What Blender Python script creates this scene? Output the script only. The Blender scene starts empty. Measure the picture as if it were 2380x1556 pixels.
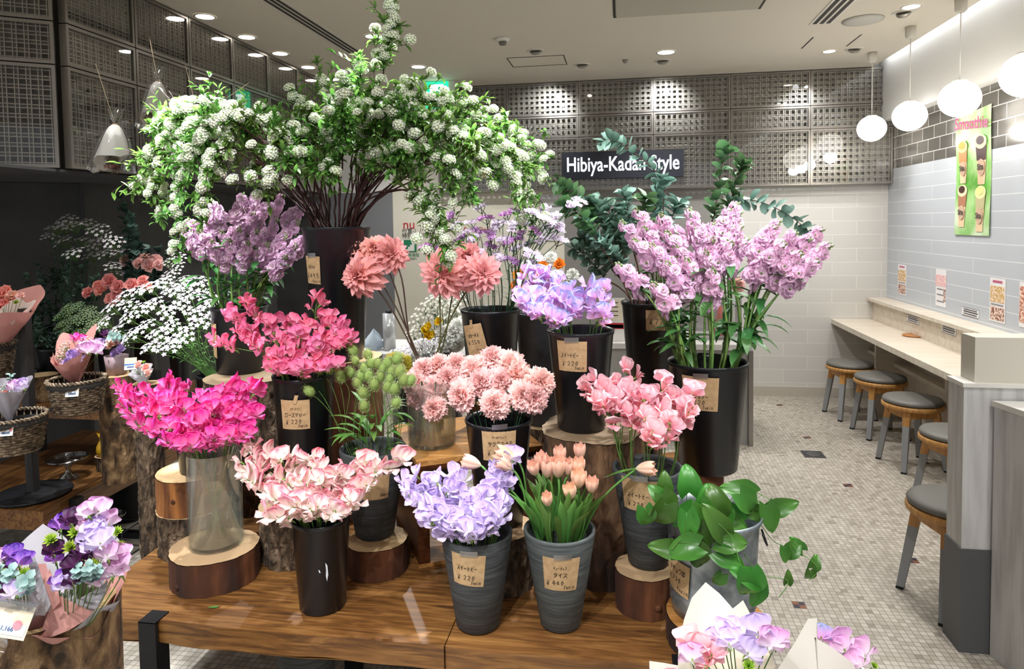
import bpy, math, random
import numpy as np
from mathutils import Vector, Matrix, Euler, noise as mnoise
R_=random.Random(7)
scene=bpy.context.scene
COL=scene.collection
pi=math.pi
V=Vector
# ---------------------------------------------------------------- camera
CX,CY,F,HC=1190.0,595.0,1580.0,1.65
def _cam():
    y=V((1447-CX,CY-515,-F)).normalized()
    u=y.cross(V((1,.0149,0))).normalized()
    if u.y<0: u=-u
    x=y.cross(u)
    return Matrix((x,y,u))          # world = RM @ cam
RM=_cam()
cd=bpy.data.cameras.new('camera'); cam=bpy.data.objects.new('camera',cd); COL.objects.link(cam)
cd.sensor_width=36; cd.lens=F/2380*36; cd.shift_y=-(778-CY)/2380; cd.clip_start=.02
cam.matrix_world=Matrix.Translation((0,0,HC))@RM.to_4x4()
scene.camera=cam
vs=scene.view_settings
vs.view_transform='Standard'; vs.look='None'; vs.gamma=1; vs.use_curve_mapping=False
vs.exposure=0.42
# ---------------------------------------------------------------- world
w=bpy.data.worlds.new('world'); scene.world=w; w.use_nodes=True
w.node_tree.nodes['Background'].inputs[0].default_value=(.95,.97,1,1)
w.node_tree.nodes['Background'].inputs[1].default_value=.46
try:
    scene.cycles.max_bounces=6; scene.cycles.transparent_max_bounces=16; scene.cycles.caustics_reflective=False; scene.cycles.caustics_refractive=False
    scene.cycles.sample_clamp_indirect=4
except Exception: pass
ZC=2.98                              # ceiling height
def lamp(name,kind,loc,energy,color=(1,1,1),target=None,**k):
    l=bpy.data.lights.new(name,kind); o=bpy.data.objects.new(name,l); COL.objects.link(o)
    l.energy=energy; l.color=color
    for a,b in k.items(): setattr(l,a,b)
    o.location=loc
    if target is not None:
        o.rotation_euler=(V(target)-V(loc)).to_track_quat('-Z','Y').to_euler()
    return o
WARM=(1,.95,.87); COOL=(.93,.97,1)
def spot(name,x,y,e,target=None,ang=100,blend=.6,size=.03,color=(1,.98,.95)):
    if target is None: target=(x,y,0)
    return lamp(name,'SPOT',(x,y,ZC-.03),e,color,target,spot_size=math.radians(ang),spot_blend=blend,shadow_soft_size=size)
# row of downlights over the left screen, general grid, accents mostly without fixtures, some added to lift dim areas
for i in range(9): spot('downlight_beam',-2.25 if 0 else -2.45,2.1+.47*i,10,ang=95)
for x,y in [(-1.7,5.6),(.35,5.56),(1.2,3.6),(1.3,5.4),(1.55,1.9),(-1.0,-.6),(.6,-.6),(1.7,.4),(-2.3,.6)]:
    spot('downlight_beam',x,y,62,ang=120)
ACC=[((-1.72,4.64),(-.95,2.1,.9),70,46),((-.5,3.4),(-1.1,1.95,.55),120,40),((.75,3.3),(-.15,1.95,.6),105,40),
     ((-2.2,1.3),(-1.85,2.5,2.0),95,34),((-.3,1.0),(-.95,2.5,2.1),34,48),((.9,1.3),(-.1,2.6,1.75),60,42),
     ((.9,.5),(.35,2.3,1.4),48,44),((-1.3,.4),(-1.2,2.2,.9),55,46),((-.35,.2),(-.3,2.0,.8),48,46),
     ((-1.8,2.8),(-1.48,1.84,.48),290,28),((-1.0,2.9),(-1.05,1.84,.48),130,24),((-.2,2.9),(-.7,1.84,.48),200,24),((-.4,2.5),(-.4,3.4,1.1),55,56),((-2.2,2.2),(-1.75,2.75,0),110,50),((-.7,.2),(-.9,1.7,0),70,60),((-2.15,3.9),(-1.9,3.6,0),80,60),((.55,2.7),(.25,1.9,.5),60,30),((-1.2,1.2),(-1.72,2.7,1.5),60,34),((-2.2,2.6),(-2.6,2.8,1.0),22,50),  # unseen spots added to brighten dim table, flowers and floor; no fixtures built
     ((1.3,1.6),(.6,1.6,.7),26,50),((-1.75,.6),(-1.25,1.3,.8),36,40)]
for (x,y),t,e,a in ACC: spot('accent_beam',x,y,e*1.7,t,a,.5,.02,color=(.97,.99,1))
for t in [(-.75,6.6,2.45),(.35,6.6,2.45),(1.6,6.6,2.2)]: spot('accent_beam',t[0]+.1,5.83,26,t,70,.7,.03,color=(.95,.98,1))
for y in (3.2,4.4,5.6): spot('accent_beam',1.81,y,12,(2.3,y,1.2),75,.5,.03,color=(.95,.98,1))
# ---------------------------------------------------------------- helpers
def px(x,y): return RM@V((x-CX,CY-y,-F))
C0=V((0,0,HC))
def onz(x,y,z): d=px(x,y); return C0+d*((z-HC)/d.z)
def aty(x,y,Y): d=px(x,y); return C0+d*(Y/d.y)
def atx(x,y,X): d=px(x,y); return C0+d*(X/d.x)
def lin(h):
    h=h.lstrip('#'); r=[int(h[i:i+2],16)/255 for i in (0,2,4)]
    return tuple(c/12.92 if c<=.04045 else ((c+.055)/1.055)**2.4 for c in r)+(1,)
def mat(name,col,rough=.5,metal=0,**k):
    m=bpy.data.materials.new(name); m.use_nodes=True; p=m.node_tree.nodes['Principled BSDF']
    p.inputs['Base Color'].default_value=lin(col) if isinstance(col,str) else col
    p.inputs['Roughness'].default_value=rough; p.inputs['Metallic'].default_value=metal
    for a,b in k.items(): p.inputs[a.replace('_',' ')].default_value=b
    return m
def nd(m,t,**k):
    n=m.node_tree.nodes.new(t)
    for a,b in k.items(): setattr(n,a,b)
    return n
def lk(m,a,b): m.node_tree.links.new(a,b)
def P(m): return m.node_tree.nodes['Principled BSDF']
def ramp(m,fac,stops):
    r=nd(m,'ShaderNodeValToRGB'); e=r.color_ramp.elements
    while len(e)<len(stops): e.new(.5)
    for i,(p,c) in enumerate(stops): e[i].position=p; e[i].color=lin(c) if isinstance(c,str) else c
    lk(m,fac,r.inputs[0]); return r
def noise(m,scale=5,detail=4,stretch=None,dist=0,coord='Object'):
    tc=nd(m,'ShaderNodeTexCoord'); n=nd(m,'ShaderNodeTexNoise'); n.inputs['Scale'].default_value=scale; n.inputs['Detail'].default_value=detail; n.inputs['Distortion'].default_value=dist
    if stretch:
        mp=nd(m,'ShaderNodeMapping'); mp.inputs['Scale'].default_value=stretch; lk(m,tc.outputs[coord],mp.inputs[0]); lk(m,mp.outputs[0],n.inputs[0])
    else: lk(m,tc.outputs[coord],n.inputs[0])
    return n
def bump(m,h,strength=.3,dist=.01):
    b=nd(m,'ShaderNodeBump'); b.inputs['Strength'].default_value=strength; b.inputs['Distance'].default_value=dist
    lk(m,h,b.inputs['Height']); lk(m,b.outputs[0],P(m).inputs['Normal'])
def petal_mat(name,base,edge,third=None,trans=.3,var=.1,rough=.55,hue=.012,mid=.5):
    m=mat(name,edge,rough); p=P(m)
    at=nd(m,'ShaderNodeAttribute',attribute_name='t')
    st=[(.0,base),(mid,third or edge),(1,edge)] if third else [(.12,base),(.8,edge)]
    r=ramp(m,at.outputs['Fac'],st)
    oi=nd(m,'ShaderNodeObjectInfo')
    hs=nd(m,'ShaderNodeHueSaturation')
    mr=nd(m,'ShaderNodeMapRange'); mr.inputs[3].default_value=1-var; mr.inputs[4].default_value=1+var*.6
    mh=nd(m,'ShaderNodeMapRange'); mh.inputs[3].default_value=.5-hue; mh.inputs[4].default_value=.5+hue
    lk(m,oi.outputs['Random'],mr.inputs[0]); lk(m,oi.outputs['Random'],mh.inputs[0])
    lk(m,mr.outputs[0],hs.inputs['Value']); lk(m,mh.outputs[0],hs.inputs['Hue']); lk(m,r.outputs[0],hs.inputs['Color'])
    lk(m,hs.outputs[0],p.inputs['Base Color'])
    if trans>0:
        tr=nd(m,'ShaderNodeBsdfTranslucent'); mx=nd(m,'ShaderNodeMixShader'); mx.inputs[0].default_value=trans
        lk(m,hs.outputs[0],tr.inputs[0]); out=m.node_tree.nodes['Material Output']
        lk(m,p.outputs[0],mx.inputs[1]); lk(m,tr.outputs[0],mx.inputs[2]); lk(m,mx.outputs[0],out.inputs[0])
    return m
def thin_glass(name,tint=(1,1,1,1),rough=.03,base=.05,f=.6,tt=.97,haze=0):
    m=bpy.data.materials.new(name); m.use_nodes=True; nt=m.node_tree; nt.nodes.remove(P(m)); out=nt.nodes['Material Output']
    t=nd(m,'ShaderNodeBsdfTransparent'); t.inputs[0].default_value=tuple(c*tt for c in tint[:3])+(1,)
    g=nd(m,'ShaderNodeBsdfGlossy'); g.inputs['Roughness'].default_value=rough
    fr=nd(m,'ShaderNodeLayerWeight'); fr.inputs[0].default_value=.35
    mr=nd(m,'ShaderNodeMapRange'); mr.inputs[3].default_value=base; mr.inputs[4].default_value=f
    lk(m,fr.outputs['Fresnel'],mr.inputs[0]); mx=nd(m,'ShaderNodeMixShader'); lk(m,mr.outputs[0],mx.inputs[0])
    lk(m,t.outputs[0],mx.inputs[1]); lk(m,g.outputs[0],mx.inputs[2])
    if haze:
        d=nd(m,'ShaderNodeBsdfDiffuse'); d.inputs[0].default_value=(.8,.85,.83,1); m2=nd(m,'ShaderNodeMixShader'); m2.inputs[0].default_value=haze
        lk(m,mx.outputs[0],m2.inputs[1]); lk(m,d.outputs[0],m2.inputs[2]); mx=m2
    lk(m,mx.outputs[0],out.inputs[0])
    return m
def emit(name,col,s):
    m=mat(name,col); p=P(m); p.inputs['Emission Color'].default_value=lin(col); p.inputs['Emission Strength'].default_value=s; return m
# ---------------------------------------------------------------- mesh builder
class MB:
    def __init__(s): s.v=[]; s.f=[]; s.m=[]; s.t=[]
    def grid(s,fn,nu,nv,mi=0,close=False,tf=None):
        b=len(s.v)
        for i in range(nu+1):
            for j in range(nv+(0 if close else 1)):
                s.v.append(tuple(fn(i/nu,j/nv))); s.t.append(tf(i/nu,j/nv) if tf else i/nu)
        n=nv if close else nv+1
        for i in range(nu):
            for j in range(nv):
                j2=(j+1)%n if close else j+1
                s.f.append((b+i*n+j,b+i*n+j2,b+(i+1)*n+j2,b+(i+1)*n+j)); s.m.append(mi)
    def box(s,c,d,rot=None,mi=0,t=0):
        b=len(s.v); c=V(c)
        for z in (-1,1):
            for y in (-1,1):
                for x in (-1,1):
                    p=V((x*d[0]/2,y*d[1]/2,z*d[2]/2))
                    if rot is not None: p=rot@p
                    s.v.append(tuple(c+p)); s.t.append(t)
        for q in ((0,2,3,1),(4,5,7,6),(0,1,5,4),(2,6,7,3),(0,4,6,2),(1,3,7,5)): s.f.append(tuple(b+i for i in q)); s.m.append(mi)
    def bb(s,x0,x1,y0,y1,z0,z1,mi=0): s.box(((x0+x1)/2,(y0+y1)/2,(z0+z1)/2),(x1-x0,y1-y0,z1-z0),mi=mi)
    def tube(s,path,r,n=5,mi=0,cap=True,t0=0,t1=1):
        b=len(s.v); path=[V(p) for p in path]; L=len(path)
        ref=V((.3,.9,.1)).normalized()
        for i,p in enumerate(path):
            d=(path[min(i+1,L-1)]-path[max(i-1,0)])
            d=d.normalized() if d.length>1e-9 else V((0,0,1))
            a=d.cross(ref)
            if a.length<.05: a=d.cross(V((1,0,0)))
            a.normalize(); c=d.cross(a)
            rr=r[i] if isinstance(r,(list,tuple)) else r
            for k in range(n):
                g=2*pi*k/n; s.v.append(tuple(p+(a*math.cos(g)+c*math.sin(g))*rr)); s.t.append(t0+(t1-t0)*i/max(1,L-1))
        for i in range(L-1):
            for k in range(n):
                k2=(k+1)%n; s.f.append((b+i*n+k,b+i*n+k2,b+(i+1)*n+k2,b+(i+1)*n+k)); s.m.append(mi)
        if cap:
            s.f.append(tuple(b+k for k in reversed(range(n)))); s.m.append(mi)
            s.f.append(tuple(b+(L-1)*n+k for k in range(n))); s.m.append(mi)
    def lathe(s,prof,c=(0,0,0),n=32,mi=0,tilt=None,sx=1,sy=1,cap=True):
        b=len(s.v); c=V(c)
        for r,z in prof:
            for k in range(n):
                g=2*pi*k/n; p=V((r*math.cos(g)*sx,r*math.sin(g)*sy,z))
                if tilt is not None: p=tilt@p
                s.v.append(tuple(c+p)); s.t.append(0)
        for i in range(len(prof)-1):
            for k in range(n):
                k2=(k+1)%n; s.f.append((b+i*n+k,b+i*n+k2,b+(i+1)*n+k2,b+(i+1)*n+k)); s.m.append(mi)
        for i,rev in ((0,True),(len(prof)-1,False)):
            if cap and prof[i][0]>1.5e-4:
                q=[b+i*n+k for k in range(n)]; s.f.append(tuple(reversed(q)) if rev else tuple(q)); s.m.append(mi)
    def poly(s,pts,mi=0,t=0):
        b=len(s.v)
        for p in pts: s.v.append(tuple(p)); s.t.append(t)
        s.f.append(tuple(range(b,b+len(pts)))); s.m.append(mi)
    def petal(s,M,L,W,cup=0,curl=0,ruf=0,fr=5,ph=0,nu=5,nv=6,shape='round',mi=0,jag=0,curl0=0,t0=0,t1=1,fold=0,notch=0):
        # length along +Y, width X, face normal +Z
        cs=[];a=curl0;y=z=0;d=L/nu
        for i in range(nu+1):
            cs.append((y,z,a)); a+=curl/nu; y+=math.cos(a)*d; z+=math.sin(a)*d
        def wd(u):
            if shape=='round': return (u**.55)*max(0,1-u**5)**.5*1.12+.06*(1-u)
            if shape=='fan': return .1+.9*min(1,u*1.25)**.9 if u<.999 else .92
            if shape=='leaf': return math.sin(pi*min(1,u*.97+.03))**.9
            if shape=='point': return max(0,math.sin(pi*(.08+.92*u)**1.15))**.8
            if shape=='heart': return (1-u)**.62*(.5+.62*min(1,u*3.2)**.8)*1.1
            if shape=='oval': return max(0,math.sin(pi*(.04+.96*u)))**.6
            return 1-u*.5
        def fn(i,j):
            k=int(round(i*nu)); y,z,a=cs[k]; v=2*j-1; x=v*wd(i)*W/2
            dz=cup*(x*x)/(W*.5+1e-6)*2+ruf*i*i*math.sin(fr*pi*v+ph)+fold*abs(x)
            if jag and k==nu: y2=(int(round(j*nv))%2)*jag
            else: y2=0
            if notch: y2-=notch*i*max(0,1-abs(v)*2.2)
            if shape=='heart': y2-=.22*L*abs(v)*(1-i)**3
            p=V((x,y+math.cos(a)*y2-math.sin(a)*dz,z+math.sin(a)*y2+math.cos(a)*dz))
            return M@p
        s.grid(fn,nu,nv,mi,tf=lambda i,j:t0+(t1-t0)*i)
    def mesh(s,name,mats,off=(0,0,0),smooth=True):
        me=bpy.data.meshes.new(name)
        o=V(off); me.from_pydata([(x-o.x,y-o.y,z-o.z) for x,y,z in s.v],[],s.f)
        if not isinstance(mats,(list,tuple)): mats=[mats]
        for m in mats: me.materials.append(m)
        me.polygons.foreach_set('material_index',s.m)
        if smooth: me.polygons.foreach_set('use_smooth',[True]*len(s.f))
        a=me.attributes.new('t','FLOAT','POINT'); a.data.foreach_set('value',s.t)
        me.update(); return me
    def build(s,name,mats,parent=None,loc=None,smooth=True,label=None):
        off=WL(parent) if parent is not None else V(loc if loc is not None else (0,0,0))
        o=bpy.data.objects.new(name,s.mesh(name,mats,off,smooth)); COL.objects.link(o)
        if parent is not None: o.parent=parent
        else: o.location=off
        if label: o['label']=label
        return o
def WL(o):
    v=V((0,0,0))
    while o is not None: v=v+o.location; o=o.parent
    return v
def tag(o,label,cat,group=None):
    o['label']=label; o['category']=cat
    if group: o['group']=group
    return o
def thing(name,label,cat,loc=(0,0,0),group=None):
    o=bpy.data.objects.new(name,None); COL.objects.link(o); o.location=loc; o.empty_display_size=.02
    return tag(o,label,cat,group)
def struct(o): o['kind']='structure'; return o
def inst(name,me,root,M):
    o=bpy.data.objects.new(name,me); COL.objects.link(o); o.parent=root
    o.matrix_basis=Matrix.Translation(-WL(root))@M; return o
def copy_tree(o,parent=None):
    c=o.copy(); COL.objects.link(c)
    if parent is not None: c.parent=parent
    for ch in o.children: copy_tree(ch,c)
    return c
def face(loc,fwd,up=(0,0,1),s=1,roll=0):
    # local +Z -> fwd, +Y -> up
    z=V(fwd).normalized(); u=V(up); x=u.cross(z)
    if x.length<.05: x=V((1,0,0)).cross(z)
    x.normalize(); y=z.cross(x)
    M=Matrix((x,y,z)).transposed().to_4x4()
    return Matrix.Translation(loc)@M@Matrix.Rotation(roll,4,'Z')@Matrix.Scale(s,4)
def rx(a): return Matrix.Rotation(a,4,'X')
def ry(a): return Matrix.Rotation(a,4,'Y')
def rz(a): return Matrix.Rotation(a,4,'Z')
def bez(p0,p1,p2,p3,n=10):
    r=[]
    for i in range(n+1):
        t=i/n; a=1-t; r.append(p0*(a**3)+p1*(3*a*a*t)+p2*(3*a*t*t)+p3*(t**3))
    return r
def U(a,b): return R_.uniform(a,b)
def rv(s=1): return V((U(-s,s),U(-s,s),U(-s,s)))
# ---------------------------------------------------------------- room materials
def m_floor():
    m=mat('mosaic_floor','#b7b0a4',.45); tc=nd(m,'ShaderNodeTexCoord')
    br=nd(m,'ShaderNodeTexBrick',offset=0,squash=1); br.inputs['Scale'].default_value=1
    br.inputs['Brick Width'].default_value=.0262; br.inputs['Row Height'].default_value=.0262; br.inputs['Mortar Size'].default_value=.0014; br.inputs['Mortar Smooth'].default_value=.1; br.inputs['Bias'].default_value=0
    br.inputs['Color1'].default_value=lin('#cdc6bb'); br.inputs['Color2'].default_value=lin('#b0a89b'); br.inputs['Mortar'].default_value=lin('#827a70')
    lk(m,tc.outputs['Object'],br.inputs[0])
    # patchy wear
    n=noise(m,.9,6); r=ramp(m,n.outputs[0],[(.35,(.72,.72,.72,1)),(.65,(1,1,1,1))])
    mx=nd(m,'ShaderNodeMix',data_type='RGBA',blend_type='MULTIPLY'); mx.inputs[0].default_value=1
    lk(m,br.outputs[0],mx.inputs[6]); lk(m,r.outputs[0],mx.inputs[7])
    # darker single tiles, snapped to the tile grid
    sn=nd(m,'ShaderNodeVectorMath',operation='SNAP'); sn.inputs[1].default_value=(.0262,.0262,1); lk(m,tc.outputs['Object'],sn.inputs[0])
    wn=nd(m,'ShaderNodeTexWhiteNoise'); lk(m,sn.outputs[0],wn.inputs[0])
    r2=ramp(m,wn.outputs[0],[(0,(.62,.6,.57,1)),(.09,(.86,.85,.83,1)),(.5,(1,1,1,1)),(1,(1.0,1.0,.99,1))])
    mx2=nd(m,'ShaderNodeMix',data_type='RGBA',blend_type='MULTIPLY'); mx2.inputs[0].default_value=1
    lk(m,mx.outputs[2],mx2.inputs[6]); lk(m,r2.outputs[0],mx2.inputs[7]); lk(m,mx2.outputs[2],P(m).inputs['Base Color'])
    bump(m,br.outputs['Fac'],-.3,.002); return m
M_ceil=mat('ceiling_paint','#dcd5c8',.9)
def brickmat(name,c1,c2,mort,bw,rh,ms,rough,off=.5,rot=None,var=0):
    m=mat(name,c1,rough); tc=nd(m,'ShaderNodeTexCoord'); mp=nd(m,'ShaderNodeMapping')
    if rot: mp.inputs['Rotation'].default_value=rot
    br=nd(m,'ShaderNodeTexBrick',offset=off); br.inputs['Scale'].default_value=1
    br.inputs['Brick Width'].default_value=bw; br.inputs['Row Height'].default_value=rh; br.inputs['Mortar Size'].default_value=ms
    for k,c in (('Color1',c1),('Color2',c2),('Mortar',mort)): br.inputs[k].default_value=lin(c)
    lk(m,tc.outputs['Object'],mp.inputs[0]); lk(m,mp.outputs[0],br.inputs[0]); lk(m,br.outputs[0],P(m).inputs['Base Color']); bump(m,br.outputs['Fac'],-.25,.003)
    return m
M_floor=m_floor()
M_wbrick_b=brickmat('white_painted_block_back','#cfcdc9','#cac8c4','#dddbd7',.42,.125,.003,.7,rot=(pi/2,0,0))
M_wbrick_r=brickmat('white_glazed_block_right','#bfc5cd','#bbc1ca','#dfe2e6',1.27,.105,.003,.35,rot=(pi/2,pi/2,0))
M_dtile=brickmat('dark_grey_glazed_tile','#55534f','#6b6863','#d8d6d0',.2,.098,.003,.15,rot=(pi/2,pi/2,0))
M_dark=mat('charcoal_wall_paint','#403f40',.85)
n=noise(M_dark,6,5); r=ramp(M_dark,n.outputs[0],[(.3,'#3a3a3b'),(.7,'#464546')]); lk(M_dark,r.outputs[0],P(M_dark).inputs['Base Color'])
M_cream=mat('cream_door_paint','#d8d4c6',.6); M_grey=mat('grey_panel','#8d8b88',.45,.2); M_midgrey=mat('mid_grey_wall','#77797d',.8)
M_white=mat('white_plaster','#e2e2df',.8); M_wtrim=mat('white_trim','#e8e6e0',.5)
M_steel=mat('brushed_steel','#8f8a84',.32,.9); M_steel2=mat('pressed_steel','#a09a90',.4,.6); M_strip=mat('pressed_strip','#57524b',.45,.6)
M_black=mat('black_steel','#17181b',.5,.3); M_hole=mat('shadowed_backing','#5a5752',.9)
# ---------------------------------------------------------------- shell
def plane(name,pts,m,th=None):
    b=MB(); b.poly(pts); o=b.build(name,m,smooth=False); return struct(o)
def slab(name,x0,x1,y0,y1,z0,z1,m):
    b=MB(); b.bb(x0,x1,y0,y1,z0,z1); return struct(b.build(name,m,smooth=False))
YB=6.6; XL=-2.7; XR=2.36
slab('floor',-4.6,3.2,-3.2,YB+.2,-.1,0,M_floor)
slab('ceiling',-4.6,2.19,-3.2,YB+.2,ZC,ZC+.08,M_ceil)
slab('wall_back',.93,XR+.1,YB,YB+.1,0,3.3,M_wbrick_b)
slab('wall_back_grey',-.56,.93,YB,YB+.1,0,3.3,M_grey)
slab('wall_back_cream',-2.29,-.56,YB,YB+.1,0,3.3,M_cream)
slab('wall_back_white',-4.6,-2.29,YB,YB+.1,1.98,3.3,M_white)
slab('wall_back_dark',-4.6,-2.29,YB-.02,YB+.1,0,1.98,M_midgrey)
slab('baseboard_back',.93,XR,YB-.012,YB,0,.09,mat('beige_base','#b9b3a8',.6))
slab('wall_right',XR,XR+.1,-3.2,YB+.1,0,2.08,M_wbrick_r)
slab('wall_right_tiles',XR,XR+.1,-3.2,YB+.1,2.08,2.52,M_dtile)
slab('wall_bulkhead',2.27,XR+.1,-3.2,YB,2.50,3.3,M_white)
slab('ceiling_cove',2.10,2.5,-3.2,YB,3.26,3.3,M_white)
slab('trim_cove',2.15,2.19,-3.2,YB,ZC+.08,3.26,M_white)
b=MB(); b.bb(2.195,2.215,-3,6.4,3.05,3.065); cl=b.build('cove_light_strip',emit('cove_led','#f4f8ff',6),smooth=False); tag(cl,'glowing strip light tucked in the ceiling slot above the right wall','strip light')
slab('wall_left',-3.34,-3.25,3.70,YB,0,1.95,M_dark)
slab('trim_soffit',-4.6,XL-.03,2.0,5.95,1.935,1.948,M_dark)
dv=V((math.sin(math.radians(55)),math.cos(math.radians(55)),0))
def dirslab(name,p,d,L,th,z0,z1,m):
    # slab from p going along -d, thickness away from room
    n=V((d.y,-d.x,0)); a=p; c=p-d*L
    b=MB(); q=[a,c,c-n*th,a-n*th]
    if n.x<0: q=[a,c,c+n*th,a+n*th]
    bt=[V((v.x,v.y,z0)) for v in q]; tp=[V((v.x,v.y,z1)) for v in q]
    b.poly(bt); b.poly(tp[::-1])
    for i in range(4): j=(i+1)%4; b.poly([bt[i],bt[j],tp[j],tp[i]])
    return struct(b.build(name,m,smooth=False))
dirslab('wall_left_return',V((-3.25,3.72,0)),dv,2.4,.09,0,1.93,M_dark)
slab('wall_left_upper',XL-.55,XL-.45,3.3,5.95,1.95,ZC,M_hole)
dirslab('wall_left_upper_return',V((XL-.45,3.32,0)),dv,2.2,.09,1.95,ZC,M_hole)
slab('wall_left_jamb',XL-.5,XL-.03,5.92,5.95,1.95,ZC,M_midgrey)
slab('wall_left_end',-3.3,XL-.1,6.0,6.05,0,1.93,M_dark)
slab('wall_screen_back',-2.1,XR,YB-.02,YB-.001,1.95,ZC,mat('pale_backing','#b9b5ac',.8))
# ---------------------------------------------------------------- lattice panels
def mk_panel(w_,h_,pitch,name='lattice_panel',frame=M_steel,mesh=M_steel2,strip=None):
    root=thing(name,'x','panel')
    fr=.016; b=MB()
    b.bb(-w_/2,w_/2,-.02,.02,0,fr); b.bb(-w_/2,w_/2,-.02,.02,h_-fr,h_); b.bb(-w_/2,-w_/2+fr,-.02,.02,fr,h_-fr); b.bb(w_/2-fr,w_/2,-.02,.02,fr,h_-fr)
    b.build('frame',frame,root,smooth=False)
    iw,ih=w_-2*fr,h_-2*fr; nx=max(2,round(iw/pitch)); nz=max(2,round(ih/pitch)); pxx=iw/nx; pz=ih/nz
    b=MB(); bs=MB()
    for i in range(nx+1):
        x=-iw/2+i*pxx
        bs.bb(x-.0105,x+.0105,.006,.0075,fr,h_-fr)
        for s in (-1,1): b.box((x+s*.0085,-.003,h_/2),(.0042,.0045,ih))
    for j in range(nz+1):
        z=fr+j*pz
        bs.bb(-iw/2,iw/2,.008,.0095,max(fr,z-.0105),min(h_-fr,z+.0105))
        for s in (-1,1): b.box((0,.001,z+s*.0085),(iw,.0045,.0045))
    b.build('grille',mesh,root,smooth=False); bs.build('backing_strips',strip or M_strip,root,smooth=False)
    b=MB(); b.bb(-iw/2,iw/2,-.013,-.010,fr,h_-fr); b.build('glass_pane',PANE,root,smooth=False)
    return root
PANE=thin_glass('screen_glass',rough=.02,base=.025,f=.3)
NTH=['first','second','third','fourth','fifth','sixth']
ROWS=[(1.95,2.452,'lowest'),(2.452,2.66,'middle'),(2.66,2.975,'top')]
# left screen
ys=[2.98+.487*i for i in range(7)]
for ri,(z0,z1,rn) in enumerate(ROWS):
    proto=mk_panel(.481,z1-z0-.006,.048)
    first=True
    for i in range(6):
        o=proto if first else copy_tree(proto); first=False
        tag(o,f'grey lattice panel, {rn} row of the left screen, {NTH[i]} from its near corner','panel',f'{rn} row lattice panels of the left screen')
        o.location=(XL,2.98+.487*(i+.5),z0+.003); o.rotation_euler=(0,0,pi/2)
    proto=mk_panel(.80,z1-z0-.006,.048)
    tag(proto,f'wide grey lattice panel at the far left corner, {rn} row','panel')
    p=V((XL,2.975,0))-dv*.43-V((dv.y,-dv.x,0))*.0
    proto.location=(p.x,p.y,z0+.003); proto.rotation_euler=(0,0,math.atan2(dv.y,dv.x))
# back screen
for ri,(z0,z1,rn) in enumerate(ROWS):
    proto=mk_panel(.686,z1-z0-.006,.049,mesh=mat('pressed_steel_bright','#b5b1a9',.34,.7),strip=mat('pressed_strip_bright','#8d887f',.4,.7)); first=True
    for i in range(6):
        o=proto if first else copy_tree(proto); first=False
        x=XR-.345-.69*i-.002
        tag(o,f'bright lattice panel, {rn} row of the back screen, {NTH[i]} from its right end','panel',f'{rn} row lattice panels of the back screen')
        o.location=(x,YB-.09,z0+.003)
# ---------------------------------------------------------------- ceiling fittings
M_lamp=emit('downlight_glow','#fff6ea',14); M_ring=mat('lamp_ring','#ddd9d0',.4); M_sock=mat('lamp_socket','#9a968e',.4,.4)
def downlight(x,y,label,r=.055,group=None):
    t=thing('downlight',label,'ceiling light',(x,y,ZC),group)
    b=MB(); b.lathe([(r-.001,ZC-.004),(r+.012,ZC-.006),(r+.014,ZC-.0005)],(x,y,0),28,cap=False); b.build('ring',M_ring,t)
    b=MB(); b.lathe([(0.0001,ZC-.003),(r,ZC-.003),(r,ZC-.0005)],(x,y,0),28); b.build('lamp',M_lamp,t)
for y in (3.987,4.47,4.941,5.414,5.9): downlight(-2.588,y,'small round downlight in the row beside the left lattice screen',group='downlights along the left screen')
downlight(-1.692,5.603,'round downlight just left of the green exit sign')
downlight(-1.722,4.639,'round downlight beside the tall white flower tip')
downlight(.347,5.56,'round bright downlight near the middle of the back ceiling',.065)
downlight(1.632,5.82,'bright blue-white downlight near the right end of the back screen',.045)
downlight(1.809,4.716,'bright downlight above the hanging globes, nearest the top edge',.05)
def gimbal(x,y,label,tx=0):
    t=thing('spotlight',label,'ceiling light',(x,y,ZC))
    b=MB(); b.lathe([(.05,ZC-.003),(.066,ZC-.008),(.07,ZC-.0005)],(x,y,0),28,cap=False); b.build('ring',M_ring,t)
    Rm=Euler((.5,tx,0)).to_matrix()
    b=MB(); b.lathe([(.0001,-.022),(.03,-.022),(.042,-.012),(.042,.0)],(x,y,ZC-.004),24,tilt=Rm); b.build('housing',M_sock,t)
    b=MB(); b.lathe([(.0001,-.024),(.024,-.0235)],(x,y,ZC-.004),20,tilt=Rm); b.build('lamp',M_lamp,t)
gimbal(-.655,5.294,'tilted round spotlight in front of the ceiling access hatch')
gimbal(-.328,5.837,'tilted spotlight behind the access hatch, near the back screen')
gimbal(.337,5.848,'tilted spotlight right behind the bright middle downlight')
gimbal(1.809,5.791,'tilted spotlight nearest the far hanging globe')
gimbal(1.811,4.842,'tilted spotlight next to the ceiling speaker',-.4)
b=MB(); c=(1.604,4.96,0); b.lathe([(.0001,ZC-.012),(.1,ZC-.012),(.128,ZC-.008),(.13,ZC-.0005)],c,36); tag(b.build('ceiling_speaker',mat('speaker_grille','#b9b7b0',.5),loc=(1.604,4.96,ZC)),'large round grey ceiling speaker disc by the slot vent','speaker')
t=thing('smoke_detector','small white smoke detector on the ceiling left of the access hatch','smoke detector',(-.845,4.9,ZC))
b=MB(); b.lathe([(.03,ZC-.022),(.052,ZC-.014),(.055,ZC-.0005)],(-.845,4.9,0),24); b.build('base',M_wtrim,t)
b=MB(); b.lathe([(.0001,ZC-.045),(.024,ZC-.045),(.03,ZC-.022)],(-.845,4.9,0),20); b.build('sensor',mat('sensor_grey','#77736c',.6),t)
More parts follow.
